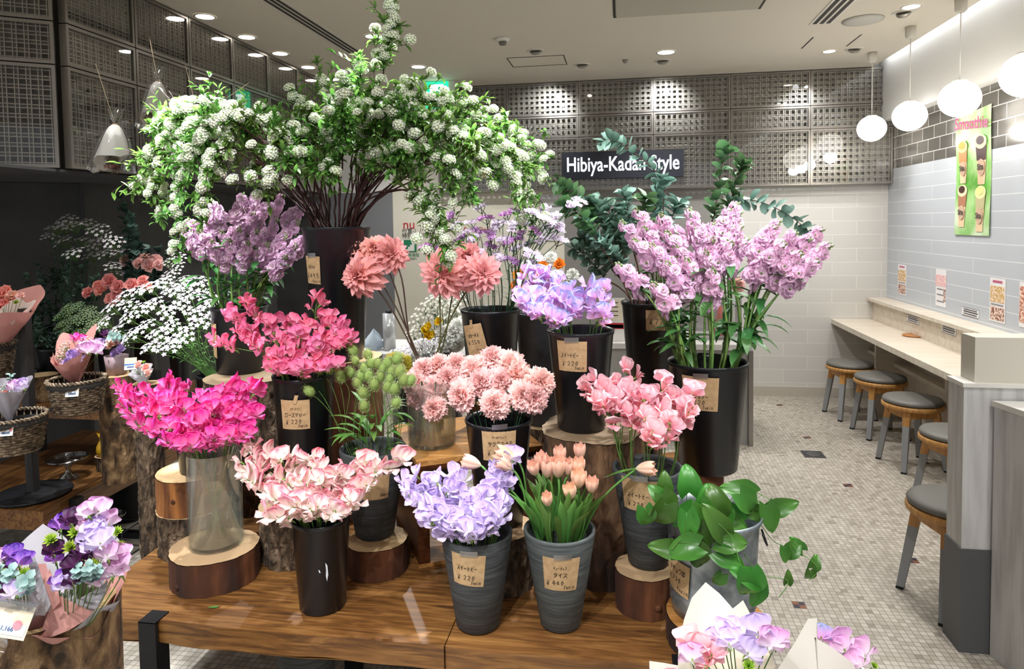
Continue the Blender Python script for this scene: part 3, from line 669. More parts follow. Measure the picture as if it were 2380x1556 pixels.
M_galv=mat('galvanised_zinc','#8d9499',.42,.75); n=noise(M_galv,22,3); r=ramp(M_galv,n.outputs[0],[(.35,'#727a80'),(.5,'#8e969b'),(.68,'#a9b0b4')]); lk(M_galv,r.outputs[0],P(M_galv).inputs['Base Color'])
class Bk: pass
def bucket(label,x,y,z0,z1,rb,rt,m=M_bkt,kind='tall',cat='bucket',name='flower_bucket'):
    k=Bk(); k.x,k.y,k.z0,k.z1,k.rb,k.rt=x,y,z0+.001,z1,rb,rt; z0=k.z0; h=z1-z0
    if kind=='tall': prof=[(.0001,z0),(rb*.96,z0),(rb,z0+.004),(rt-.002,z1-.016),(rt,z1-.014),(rt+.003,z1-.003),(rt+.002,z1),(rt-.003,z1),(rt-.005,z1-.015),(rb-.003,z0+.006),(.0001,z0+.006)]
    elif kind=='pot': prof=[(.0001,z0),(rb*.9,z0),(rb,z0+.006),(rt,z1-.006),(rt,z1),(rt-.004,z1+.003),(rt-.009,z1),(rt-.012,z1-.012),(rb-.006,z0+.01),(.0001,z0+.01)]
    elif kind=='glass': prof=[(.0001,z0),(rb-.004,z0),(rb,z0+.004),(rt,z1-.002),(rt-.002,z1),(rt-.004,z1-.002),(rb-.004,z0+.014),(.0001,z0+.012)]
    else: prof=[(.0001,z0),(rb,z0),(rb+.001,z0+.02),(rb+.005,z0+.03),(rb+.001,z0+.04),(rb+.006,z0+.05),(rb+.002,z0+.06),(rt-.004,z1-.03),(rt,z1-.02),(rt+.004,z1-.012),(rt+.006,z1),(rt+.001,z1),(rt-.004,z1-.02),(rb-.002,z0+.01),(.0001,z0+.01)]
    b=MB(); b.lathe(prof,(x,y,0),64)
    if kind in('glass','galv'):
        t=thing(name,label,cat,(x,y,z0)); o=b.build('body',m,t); k.o=t
    else:
        o=b.build(name,m,loc=(x,y,z0)); tag(o,label,cat); k.o=o
    return k
def rad_at(k,z): return k.rb+(k.rt-k.rb)*(z-k.z0)/(k.z1-k.z0)
B1=bucket('tall black bucket holding the rose-pink sweet peas',-1.118,2.235,.662,1.128,.080,.107)
B2=bucket('tall narrow black bucket with a white scratch, front of the table',-.922,1.925,TZ,.761,.07,.088)
b=MB(); 
for pts in ([(0,.03),(.006,.02),(.008,-.01),(.004,-.03),(.001,-.012),(.002,.006)],[(-.020,.012),(-.016,.008),(-.014,.0),(-.018,.001)]):
    q=[]
    for u,v in pts:
        z=.62+v; R0=rad_at(B2,z)+.0008; a=-pi/2+.36+u/R0+.2; q.append((B2.x+R0*math.cos(a),B2.y+R0*math.sin(a),z))
    b.poly(q)
b.build('scratch_mark',mat('scratch_white','#cfd2d6',.6),B2.o,label='white scraped paint scratch')
B3=bucket('black bucket of salmon-pink carnations',-.407,2.17,.665,1.011,.075,.109)
B4=bucket('dark grey pot of lavender sweet peas, front of the table',-.425,1.892,TZ,.757,.064,.104,M_gbk,'pot')
B5=bucket('dark grey pot of peach tulips, front of the table',-.187,1.927,TZ,.764,.059,.104,M_gbk2,'pot')
B6=bucket('black bucket of blue-lilac sweet peas on the large hewn trunk',-.142,2.28,.955,1.29,.08,.111)
B7=bucket('dark grey pot of pale pink sweet peas on its round stump',.07,2.08,.602,.902,.06,.107,M_gbk,'pot')
PT=bucket('dark grey pot of green bunny-tail grass',-.851,2.19,.586,.889,.066,.113,M_gbk,'pot')
GV=bucket('galvanised zinc bucket of green climbing vine',.243,1.93,.558,.839,.112,.128,M_galv,'galv')
_p=aty(1645,838,2.33)
B8=bucket('large black bucket of lilac stock flowers on the right',aty(1645,838,2.36).x,2.38,.80,aty(1645,838,2.38).z,.10,.133)
B9=bucket('black bucket behind the stock flowers, holding eucalyptus',aty(1515,700,2.76).x,2.76,.932,1.33,.09,.12)
B10=bucket('black bucket of purple statice with a hanging kraft tag',aty(1140,718,2.62).x,2.62,.962,aty(1140,718,2.62).z,.088,.117)
B11=bucket('charcoal bucket between the statice and the blue-lilac sweet peas',aty(1262,725,3.02).x,3.02,.75,aty(1262,725,3.02).z,.09,.125,mat('charcoal_plastic','#34363a',.45))
B12=bucket('tallest black bucket holding the white-flowered branches',-1.132,2.58,1.113,1.645,.095,.134)
M_glass=thin_glass('clear_glass',(.98,1,.99),.02,.03,.45,.995,.03); M_water=thin_glass('still_water',(.93,.98,.96),.02,.05,.35,.99,.04)
GC=bucket('tall clear glass cylinder half filled with water',-1.357,2.05,.587,.906,.086,.088,M_glass,'glass','vase','glass_vase')
CV=bucket('clear glass vase of pink carnations on the crate',-.69,2.36,.852,1.089,.086,.092,M_glass,'glass','vase','glass_vase')
DV=bucket('clear glass jar holding the coral dahlia stems',aty(994,850,2.54).x,2.54,.96,aty(994,822,2.54).z,.06,.064,M_glass,'glass','vase','glass_vase')
b=MB(); b.lathe([(.0001,.603),(.081,.603),(.0815,.735),(.0001,.735)],(GC.x,GC.y,0),48); b.build('water',M_water,GC.o)
b=MB(); b.lathe([(.0001,.868),(.081,.868),(.085,.99),(.0001,.99)],(CV.x,CV.y,0),48); b.build('water',M_water,CV.o)
b=MB(); b.lathe([(.0001,.976),(.055,.976),(.056,1.06),(.0001,1.06)],(DV.x,DV.y,0),32); b.build('water',M_water,DV.o)
D1=log('small stump on the crate carrying the dahlia jar',DV.x,2.54,.851,.958,.063,M_bark,M_end,31)
D2=log('tall log on the floor behind the table under the charcoal bucket',B11.x,3.02,0,.748,.13,M_bark,M_end,32)
b=MB(); leaf_c=V((-1.27,1.86,TZ+.0012)); b.poly([leaf_c+V(q) for q in ((0,0,0),(.012,-.006,.002),(.03,0,.001),(.036,.008,.003),(.018,.010,.001))]); tag(b.build('fallen_leaf',mat('fallen_leaf','#4c7a36',.6),loc=leaf_c),'small green leaf fallen on the table beside the wide stump disc','leaf')
# galvanised handles
for a in (-pi*.86,-.1):
    b=MB(); p=[];R0=GV.rt+.004
    for i in range(9):
        th=pi*i/8; aa=a+.13*math.cos(th); p.append((GV.x+(R0+.012*math.sin(th))*math.cos(aa),GV.y+(R0+.012*math.sin(th))*math.sin(aa),.79-.035*math.sin(th)))
    b.tube(p,.003,6); b.build('handle',M_black,GV.o)
SB=bucket('black bucket behind the magenta sweet peas on the peeled block',-1.532,2.235,.765,.985,.07,.092)
_a=aty(430,856,2.62)
B14=bucket('wide black bucket of small white phlox flowers',_a.x,2.95,.74,aty(430,862,2.95).z,.13,.148)
D3=log('log under the white phlox bucket',_a.x,2.95,0,.738,.15,M_barkd,M_end,33)
_a=aty(555,712,2.75)
B13=bucket('tall black bucket of mauve stock flowers on the left',_a.x+.02,2.72,.0+1.022,aty(555,712,2.72).z,.10,.118)
UB=bucket('dark grey bucket stored on the floor under the table',aty(723,1530,2.05).x,2.02,0,.36,.075,.10,M_gbk,'pot')
b=MB()
log('bark log stored under the table front',-.42,2.0,0,.40,.13,M_bark,M_end,34)
# ---------------------------------------------------------------- handwriting
G={ 'ス':'18 88 54 10/54 90','イ':'79 46 14/56 50','ー':'15 95','ト':'39 30/36 74','ヒ':'29 21 81/77 25','ロ':'18 11 81 88 18','マ':'18 98 53/35 62','リ':'38 33/79 74 40',
 'サ':'06 96/39 33/79 74 40','ク':'49 15/48 88 63 20','ラ':'29 89/16 96 72 30','ミ':'29 87/26 74/13 80','ナ':'16 96/59 54 20','カ':'17 97 81 62/49 45 10','ネ':'59 58/27 87 12/55 50/64 92',
 'シ':'28 47/15 34/20 62 97','ョ':'25 65 60 20/22 62','ャ':'14 85 62/36 50','ン':'28 46/20 62 97','チ':'89 38/05 95/58 53 30','ュ':'25 65 60/10 90','フ':'18 98 73 30','ッ':'25 33/55 63/85 62 30',
 'タ':'49 15/48 88 63 20/35 74','ウ':'59 58/15 18 98 83 40','キ':'27 88/14 95/49 60','草':'08 98/39 36/69 66/26 22 72 76 26/24 74/01 91/52 50','コ':'18 88 81/11 91','テ':'29 89/05 95/55 42 20','デ':'29 79/05 85/45 32 20/99 97/78 76',
 'レ':'29 20 84','エ':'28 88/58 51/01 91','ェ':'25 85/55 51/11 91','0':'59 37 33 50 73 77 59','2':'27 49 78 75 20 80','3':'29 79 56 75 72 40 21','4':'59 13 93/68 50','5':'89 39 35 66 83 60 21','7':'19 89 40','9':'77 49 26 45 77 60','¥':'29 55 89/55 50/24 84/22 82',
 't':'59 40 61/26 86','a':'75 45 22 41 73 75 80','x':'26 80/76 10','i':'45 40/48 49','n':'26 20/24 56 75 80','゛':'19 28/49 58','゜':'28 39 48 37 28','ゥ':'57 55/24 26 86 72 40'}
M_ink=mat('brown_ink','#2c211a',.7); M_kraft=mat('kraft_card','#b3936b',.8); n=noise(M_kraft,60,4); r=ramp(M_kraft,n.outputs[0],[(.35,'#a98962'),(.65,'#b99a72')]); lk(M_kraft,r.outputs[0],P(M_kraft).inputs['Base Color'])
M_tape=thin_glass('frosted_tape',(.8,.8,.82),.4,.35,.5,.75)
def strokes(txt,x,y,h,wd,adv=.95):
    # yields lists of (x,y) polylines
    out=[]; cx=x
    for ch in txt:
        if ch==' ': cx+=h*.5; continue
        if ch in '゛゜': cx-=h*adv*.35; hh=h*.55; yo=y+h*.6
        else: hh=h; yo=y
        for st in G[ch].split('/'):
            pl=[]
            pts=[(int(a[0])/9,int(a[1])/9) for a in st.split()]
            if ch in '0゜' : pts=pts+[pts[0]] if pts[0]!=pts[-1] else pts
            for i,(a,b_) in enumerate(pts): pl.append((cx+hh*(a*wd+b_*.08)+U(-.02,.02)*hh,yo+hh*b_*.95+U(-.02,.02)*hh))
            out.append(pl)
        cx+=h*wd*adv*1.18 if ch not in '゛゜' else h*.25
    return out
def ribbon(b,pl,w_,wrap):
    q=[]
    for (x0,y0),(x1,y1) in zip(pl[:-1],pl[1:]):
        n=max(1,int(math.hypot(x1-x0,y1-y0)/.006))
        for k in range(n): q.append((x0+(x1-x0)*k/n,y0+(y1-y0)*k/n))
    q.append(pl[-1])
    L=[];Rr=[]
    for i,p in enumerate(q):
        a=q[max(i-1,0)]; c=q[min(i+1,len(q)-1)]; dx,dy=c[0]-a[0],c[1]-a[1]; l=math.hypot(dx,dy) or 1
        nx,ny=-dy/l*w_,dx/l*w_
        L.append(wrap(p[0]+nx,p[1]+ny)); Rr.append(wrap(p[0]-nx,p[1]-ny))
    for i in range(len(q)-1): b.poly([L[i],Rr[i],Rr[i+1],L[i+1]])
def price_tag(k,pxx,pyy,lines,label,w_=.085,h_=.088,tilt=0,tape='wide',eps=.0015):
    # card centre at the bucket surface under pixel (pxx,pyy)
    Y=k.y-k.rt
    for _ in range(6):
        p=aty(pxx,pyy,Y); rr=rad_at(k,p.z); dx=max(-.85*rr,min(.85*rr,p.x-k.x)); Y=k.y-math.sqrt(rr*rr-dx*dx)
    p=aty(pxx,pyy,Y); a0=math.asin(max(-.9,min(.9,(p.x-k.x)/rad_at(k,p.z)))); zc=p.z
    ct,stn=math.cos(tilt),math.sin(tilt); rc=rad_at(k,zc); slope=(k.rt-k.rb)/(k.z1-k.z0)
    rmax=rc+max(0,slope)*h_*.0
    def wr(d):
        def f(x,y):
            X=x*ct-y*stn; Z=x*stn+y*ct; R0=rc+slope*Z+eps+d
            # card bends less than the bucket
            a=a0+X/(rc*1.0); return V((k.x+R0*math.sin(a),k.y-R0*math.cos(a),zc+Z))
        return f
    base=wr(0)(0,0); t=thing('price_tag',label,'price tag',base)
    b=MB(); f=wr(0); b.grid(lambda i,j:f((j-.5)*w_,(i-.5)*h_),4,8); b.build('card',M_kraft,t)
    f=wr(.0012)
    b=MB()
    for txt,x,y,h,wd,inkw in lines:
        for pl in strokes(txt,x*w_-w_/2,y*h_-h_/2,h*h_,wd): ribbon(b,pl,inkw,f)
    if b.v: b.build('handwriting',M_ink,t)
    f=wr(.0022)
    b=MB()
    if tape=='wide': b.grid(lambda i,j:f(-.02+j*.045,h_/2-.006+i*.017+.003*j),2,4)
    elif tape=='kraft': b.grid(lambda i,j:f(-.004+j*.012+i*.008,h_/2-.012+i*.03),2,2)
    if tape: b.build('tape',M_tape if tape=='wide' else M_kraft,t)
    return t
SW='スイートヒ゜ー'
I1=.0008
def l220(y=.3): return [('¥',.15,.16,.17,.6,I1),('220',.35,.2,.15,.75,I1),('taxin',.60,.07,.13,.42,.0006)]
price_tag(B6,1328,829,[(SW,.14,.46,.15,.62,I1)]+l220(),'kraft price tag taped to the blue-lilac sweet pea bucket',.1,.1,0)
price_tag(B1,685,965,[(SW,.34,.66,.09,.6,.0005),('ロース゛マリー',.14,.42,.15,.72,I1)]+l220(),'kraft price tag taped to the rose-pink sweet pea bucket',.1,.102,0,'kraft')
price_tag(B3,1160,1034,[('カーネーション',.3,.68,.085,.6,.0005),('サクラミナミ',.17,.44,.15,.72,I1),('¥',.12,.15,.2,.6,I1),('440',.33,.18,.18,.75,I1)],'kraft price tag on the black carnation bucket',.108,.108,.0)
price_tag(B4,1087,1327,[(SW,.17,.5,.14,.66,I1)]+l220(),'kraft price tag taped to the lavender sweet pea pot',.095,.095,-.06)
price_tag(B5,1304,1337,[('チューリッフ゜',.28,.66,.09,.6,.0005),('タイス',.28,.42,.14,.85,I1),('¥',.06,.14,.18,.6,I1),('440',.24,.18,.14,.75,I1),('taxin',.58,.06,.14,.42,.0006)],'kraft price tag taped to the peach tulip pot',.1,.1,-.04)
price_tag(B7,1484,1153,[(SW,.17,.42,.15,.66,I1),('¥',.15,.12,.18,.6,I1),('220',.32,.16,.14,.75,I1),('taxin',.58,.03,.14,.42,.0006)],'kraft price tag taped to the pale pink sweet pea pot',.105,.1,-.04)
price_tag(GV,1574,1338,[('リキュウ草',.2,.62,.17,.68,I1),('¥',.14,.3,.18,.6,I1),('330',.32,.34,.15,.75,I1),('taxin',.55,.1,.14,.55,.0006)],'kraft price tag stuck on the galvanised zinc bucket',.092,.095,-.1,None,.004)
price_tag(B8,1626,916,[('ストックスフ゜レー',.22,.72,.085,.6,.0006),('ライト',.25,.54,.12,.75,I1),('チェリー',.35,.36,.12,.75,I1),('¥',.14,.16,.15,.6,I1),('220',.32,.18,.14,.75,I1),('taxin',.58,.05,.12,.45,.0006)],'kraft price tag taped to the large black stock bucket',.118,.112,-.02)
price_tag(B12,726,628,[('コテ゛マリ',.2,.55,.12,.75,.0009),('¥',.08,.2,.2,.6,.0009),('495',.32,.22,.17,.8,.0009),('taxin',.48,.05,.12,.6,.0006)],'kraft price tag on the tallest black bucket of white branches',.082,.108,-.03)
price_tag(B10,1104,790,[('スターチス',.22,.58,.12,.62,.0009),('¥',.14,.36,.13,.6,.0009),('550',.34,.36,.13,.7,.0009),('taxin',.5,.12,.10,.5,.0006)],'kraft price tag hanging at a slant on the statice bucket',.088,.118,.22,'kraft',.006)
price_tag(B9,1532,745,[('¥',.1,.3,.3,.6,.001),('770',.3,.3,.28,.75,.001),('taxin',.62,.05,.2,.5,.0007)],'kraft price tag on the bucket behind the stock stems',.1,.08,0,None)
price_tag(B13,496,790,[('ストック',.2,.66,.12,.62,.0009),('¥',.1,.35,.13,.6,.0009),('550',.3,.35,.13,.7,.0009)],'narrow kraft price tag on the mauve stock bucket',.07,.15,-.1)
price_tag(PT,873,1135,[('taxin',.66,.12,.14,.5,.0009),],'kraft price tag on the bunny-tail pot, half hidden by sweet peas',.09,.085,0,None)
# ---------------------------------------------------------------- greenery and petals
def leafmat(name,a,b_,rough=.45,trans=.25,var=.25,hue=.02): return petal_mat(name,a,b_,trans=trans,var=var,rough=rough,hue=hue)
L_spi=leafmat('spirea_leaf','#41702a','#769f4a',.5,.35,.3,.02); L_stem=leafmat('green_stem','#4c6a2e','#5d8038',.5,.0,.15)
L_stk=leafmat('stock_leaf','#2c5a28','#4a8040',.5,.2); L_stks=leafmat('stock_stalk','#6b8c44','#82a656',.5,0,.1)
L_dk=leafmat('dark_leaf','#1c3a20','#2f5a34',.5,.15); L_euc=leafmat('eucalyptus_leaf','#4d7060','#86a898',.6,.15,.35,.03)
L_eucg=leafmat('eucalyptus_green','#3c6440','#64905c',.55,.2,.3,.02)
L_tul=leafmat('tulip_leaf','#4c7a36','#6f9c4a',.45,.3); L_vine=leafmat('vine_leaf','#3a6b26','#4f8534',.3,.25,.35,.02)
L_twig=mat('brown_twig','#4a2a1c',.7); L_twigd=mat('dark_red_twig','#33150f',.7); L_olive=mat('olive_stem','#4a4a22',.6)
L_dst=mat('dahlia','#3f2a1c',.5)
M_sp={'magenta':petal_mat('pea_magenta','#ffa6dd','#fb3cab',trans=.3,var=.14),'rose':petal_mat('pea_rose','#ffb0ce','#fb7aa8',trans=.3),
 'pinkwhite':petal_mat('pea_pink_white','#fffdf0','#fb98ac','#fde0dc',trans=.3,mid=.6,var=.06),'lavender':petal_mat('pea_lavender','#f6edff','#d8c2f6',trans=.3,var=.1),
 'lilacblue':petal_mat('pea_lilac_blue','#fbb8e4','#bcc8f8','#e3bef2',trans=.3,mid=.6,var=.08,hue=.03),'palepink':petal_mat('pea_pale_pink','#fb9cab','#fdd0d8',trans=.3),
 'purple':petal_mat('pea_purple','#c07ae0','#6a2fa8',trans=.25),'plum':petal_mat('pea_plum','#5c1f58','#3a0f3c',trans=.15),'lilacpink':petal_mat('pea_lilac_pink','#f9ebf8','#eab0e2',trans=.3)}
L_cal=leafmat('calyx_green','#7fa04a','#9cbb60',.5,.2)
def pea_mesh(seed,kind):
    rr=random.Random(seed); b=MB(); q=rr.uniform
    # standard: two ruffled lobes bent back
    b.petal(rx(q(.25,.5)),.036,.060,cup=q(-.15,.2),curl=-q(.2,.8),ruf=.0034,fr=q(2.6,4.4),ph=q(0,6),nu=8,nv=16,shape='round',notch=.007)
    for s in (-1,1):
        b.petal(Matrix.Translation((.002*s,0,.004))@ry(s*q(.3,.8))@rx(q(.75,1.15))@rz(-s*.4),.026,.030,cup=.35,curl=q(-.3,.5),ruf=.0026,fr=2.6,ph=q(0,6),nu=5,nv=8,t0=.05,t1=.75)
    b.petal(rx(1.2),.016,.010,cup=1.1,curl=.7,nu=3,nv=2,t0=0,t1=.3)
    for k in range(5): b.petal(rz(k*2*pi/5)@rx(-.5 if k else .2),.009,.0045,curl=.4,nu=2,nv=2,shape='point',mi=1)
    b.tube([(0,-.012,-.012),(0,-.004,-.006),(0,0,.001)],[.001,.0022,.0028],5,mi=1)
    return b.mesh('sweet_pea_'+kind,[M_sp[kind],L_cal])
PEA={k:[pea_mesh(i*7+3,k) for i in range(5)] for k in M_sp}
def stem_curve(bk,tip,arch=.5,nn=10,depth=None):
    d=V((tip.x-bk.x,tip.y-bk.y,0)); L=d.length; u=d/L if L>1e-4 else V((0,0,0))
    rimr=min(bk.rt*.72,L*.7+.01)
    z0=bk.z0+.02 if depth is None else depth
    rim=V((bk.x,bk.y,bk.z1-.004))+u*rimr+V((U(-.008,.008),U(-.008,.008),0))
    base=V((bk.x,bk.y,z0))-u*min(bk.rb*.4,L*.3)
    up=max(.03,(tip-rim).length)
    low=[base+(rim-base)*(i/4) for i in range(4)]
    c1=rim+(rim-base).normalized()*up*arch; c2=tip-(u*.55+V((0,0,.5))).normalized()*up*.3
    return low+bez(rim,c1,c2,tip,nn)
def pea_stem(bk,tip,kind,label,group,nb=4,sz=1,name='sweet_pea',cat='flower'):
    pth=stem_curve(bk,tip,.45); t=thing(name,label,cat,pth[0],group)
    b=MB(); b.tube(pth,.0017,5); b.build('stem',L_stem,t)
    mid=V((bk.x,bk.y,tip.z-.05)); N=len(pth)
    for k in range(nb):
        f=N-1-k*1.1*min(1,.1/max(.04,(pth[-1]-pth[6]).length)*1.0)*1.6
        i=int(max(4,min(N-2,f))); p=pth[i].lerp(pth[i+1],max(0,min(1,f-i)))
        side=V((1,0,0)) if k%2 else V((-1,0,0))
        out=(V((tip.x-mid.x,tip.y-mid.y,.0))*3+side*.5+V((0,-.55,.15))+rv(.45)).normalized()
        inst('blossom',R_.choice(PEA[kind]),t,face(p+out*.014+V((0,0,-.004)),out,V((0,0,1))+rv(.5),sz*1.22*U(.85,1.12),U(-.4,.4)))
    return t
def heads(bk,pts,jit=4,dy=(.12,-.06)):
    # world points for pixel heads: lower heads sit further out toward the front of the bunch
    ys=[p[1] for p in pts]; lo,hi=min(ys),max(ys)+1e-3; r=[]
    for p in pts:
        f=(p[1]-lo)/(hi-lo); off=p[2] if len(p)>2 else None
        Y=bk.y+(dy[0]*(1-f)+(dy[1]-.04)*f if off is None else off)+U(-.02,.02)
        r.append(aty(p[0]+U(-jit,jit),p[1]+U(-jit,jit),Y))
    return r
def bunch(bk,pts,kind,label,group,nb=4,sz=1,dy=(.10,-.10)):
    for h in heads(bk,pts,dy=dy): pea_stem(bk,h,kind,label,group,nb,sz)
bunch(GC,[(290,905),(300,950),(345,910),(400,900),(415,880),(360,960),(420,940),(470,930),(520,920),(560,900),(590,905),(595,960),(560,960),(500,960),(450,985),(385,990),(330,985),(400,1020),(440,1025),(500,1010),(540,1010),(575,1000),(480,975),(540,940),(310,925),(380,930)],'magenta','magenta pink sweet pea stem standing in the tall glass cylinder','magenta sweet pea stems in the glass cylinder',5,1.05)
bunch(B1,[(505,790),(545,730),(580,700),(585,760),(620,745),(650,790),(700,780),(720,750),(740,700),(770,745),(800,760),(815,780),(690,820),(740,810),(790,845),(640,850),(700,860),(600,800),(560,770),(670,740),(650,825),(750,780)],'rose','rose pink sweet pea stem in the tall black bucket','rose pink sweet pea stems in the tall black bucket',5,.98,(.1,-.1))
bunch(B2,[(570,1070),(585,1110),(610,1080),(640,1060),(680,1060),(720,1060),(740,1080),(610,1130),(640,1150),(670,1110),(710,1120),(750,1120),(640,1190),(690,1170),(730,1180),(780,1180),(800,1130),(820,1090),(850,1075),(880,1080),(860,1120),(820,1160),(790,1100),(595,1040),(930,1060)],'pinkwhite','pink and cream sweet pea stem in the narrow black bucket','pink and cream sweet pea stems in the narrow black bucket',5,1.05,(.07,-.09))
bunch(B4,[(950,1125),(975,1110),(1000,1140),(1030,1130),(1060,1110),(1080,1150),(1010,1180),(1040,1200),(1060,1220),(1100,1170),(1130,1150),(1150,1120),(1165,1090),(1190,1070),(1120,1210),(1150,1190),(1170,1160),(1080,1190),(1010,1215),(1100,1235),(960,1150)],'lavender','lavender sweet pea stem in the dark grey pot','lavender sweet pea stems in the dark grey pot',5,1.05,(.08,-.09))
bunch(B6,[(1235,640),(1260,625),(1285,640),(1310,660),(1225,680),(1260,690),(1300,700),(1240,725),(1280,735),(1320,710),(1375,665),(1405,670),(1390,700),(1400,730),(1330,680),(1215,705)],'lilacblue','lilac blue and pink sweet pea stem on the high trunk bucket','blue-lilac sweet pea stems in the black bucket on the trunk',4,1.05)
bunch(B7,[(1375,900),(1400,880),(1465,860),(1440,890),(1470,920),(1500,930),(1540,895),(1570,920),(1605,920),(1600,945),(1540,950),(1500,970),(1460,960),(1425,930),(1390,940),(1560,985),(1520,1000),(1410,905)],'palepink','pale pink sweet pea stem in the grey pot beside the vine','pale pink sweet pea stems in the grey pot',4,1.0)
# ---------------------------------------------------------------- stock
M_stk=petal_mat('stock_lilac','#fceef8','#f6cbe9',trans=.3,var=.1); M_stk2=petal_mat('stock_mauve','#f8e8f4','#edc4e4',trans=.3,var=.12)
def rosette(rings,r,mts,seed,name,n0=6,ruf=.003,center=None,shape='round',jag=0,wf=.8,cup=.2,elev=(.1,1.2),curl=.3,nv=5,nu=4,t0=0,mi2=None):
    rr=random.Random(seed); b=MB()
    for k in range(rings):
        f=k/max(1,rings-1); n=max(3,int(n0-(n0-3)*f*.7)); L=r*(1-.5*f)
        for j in range(n):
            e=elev[0]+(elev[1]-elev[0])*f+rr.uniform(-.12,.12)
            b.petal(Matrix.Translation((0,0,.0015*k))@rz(2*pi*(j+.5*(k%2))/n+rr.uniform(-.15,.15))@rx(e),L*rr.uniform(.88,1.1),L*wf*2*pi/n*rr.uniform(.9,1.15)*1.1,cup=cup,curl=curl*rr.uniform(.4,1.4),ruf=ruf,fr=rr.uniform(1.5,3),ph=rr.uniform(0,6),nu=nu,nv=nv,shape=shape,jag=jag,t0=t0)
    if center:
        b.lathe([(.0001,-.004),(center,.0),(center*.6,.006),(.0001,.008)],(0,0,.003),8,mi=1)
    return b.mesh(name,mts)
STK=[rosette(3,.019,[M_stk,L_cal],s,'stock_bloom',6,.0014,.002,elev=(.0,.95),wf=.95,curl=-.2) for s in range(4)]
STK2=[rosette(3,.019,[M_stk2,L_cal],s+9,'stock_bloom_mauve',6,.0014,.002,elev=(.0,.95),wf=.95,curl=-.2) for s in range(4)]
b=MB()
for k in range(7):
    a=k*2.4; b.lathe([(.0001,-.006),(.0035,-.001),(.003,.004),(.0001,.007)],(.007*math.cos(a),.007*math.sin(a),.004*k*.6),6)
BUD=b.mesh('bud_cluster',leafmat('bud_green','#8a9a6a','#b3bf90',.6,.1))
def leaf_on(b,p,d,L,W,curl=-.5,shape='leaf',up=V((0,0,1)),nu=5,nv=2,cup=.15,fold=0,roll=0):
    d=V(d).normalized(); x=d.cross(up)
    if x.length<.05: x=V((1,0,0))
    x.normalize(); z=x.cross(d)
    M=Matrix.Translation(p)@Matrix((x,d,z)).transposed().to_4x4()@ry(roll)
    b.petal(M,L,W,cup=cup,curl=curl,nu=nu,nv=nv,shape=shape,fold=fold)
def stock_stem(bk,tip,blooms,label,group,nb=10,leaf=L_stk,lean=None,sz=1):
    pth=stem_curve(bk,tip,.5,12); t=thing('stock_flower',label,'flower',pth[0],group)
    b=MB(); b.tube(pth,[.0042]*6+[.0042-.0022*i/(len(pth)-7) for i in range(len(pth)-6)],6); b.build('stalk',L_stks,t)
    ln=.13*sz; ax=(pth[-1]-pth[-3]).normalized()
    for k in range(nb):
        f=k/nb; p=pth[-1]-ax*ln*f; a=k*2.4+U(-.3,.3)
        x=ax.cross(V((0,1,0))).normalized(); y=ax.cross(x)
        o=(x*math.cos(a)+y*math.sin(a)+V((0,-.35,0))).normalized(); o=(o+ax*.35).normalized()
        s=(.65+.5*min(1,f*1.8))*sz
        inst('blossom',R_.choice(blooms),t,face(p+o*(.012+.008*f),o,V((0,0,1))+rv(.4),1.7*s*U(.9,1.1),U(0,6)))
    inst('buds',BUD,t,face(pth[-1]+ax*.006,ax,V((0,1,0)),1.1*sz))
    b=MB(); 
    for k in range(R_.randint(3,5)):
        i=R_.randint(5,len(pth)-5); a=U(0,6.28); d=V((math.cos(a),math.sin(a)-.3,U(.3,.9)))
        leaf_on(b,pth[i],d,U(.08,.15),U(.024,.038),U(-1.6,-.5),nu=6)
    b.build('leaves',leaf,t)
for h in heads(B8,[(1450,545),(1480,520),(1500,560),(1545,530),(1560,570),(1520,600),(1580,600),(1605,520),(1620,560),(1655,590),(1660,550),(1690,520),(1710,500),(1715,560),(1730,590),(1690,600),(1480,590),(1450,640),(1530,690),(1640,620),(1600,640),(1790,560),(1800,540),(1810,600),(1850,620),(1870,580),(1900,560),(1920,600),(1890,640),(1780,620),(1840,570),(1720,525),(1660,660),(1560,640)],5,(.12,-.12)):
    stock_stem(B8,h+V((0,0,.03)),STK,'lilac pink stock stem in the large black bucket on the right','lilac stock stems in the right bucket',R_.randint(5,8))
for h in heads(B13,[(430,560),(440,530),(470,560),(500,490),(520,560),(545,520),(560,480),(590,520),(600,560),(620,500),(640,540),(650,480),(660,570),(620,590),(580,590),(540,590),(500,590),(560,560),(680,600),(690,540),(700,500),(600,470),(480,510),(720,560),(660,620)],5,(.10,-.12)):
    stock_stem(B13,h+V((0,0,.03)),STK2,'mauve stock stem in the tall bucket at the left, under the white branches','mauve stock stems in the left bucket',R_.randint(5,8),sz=1.0)
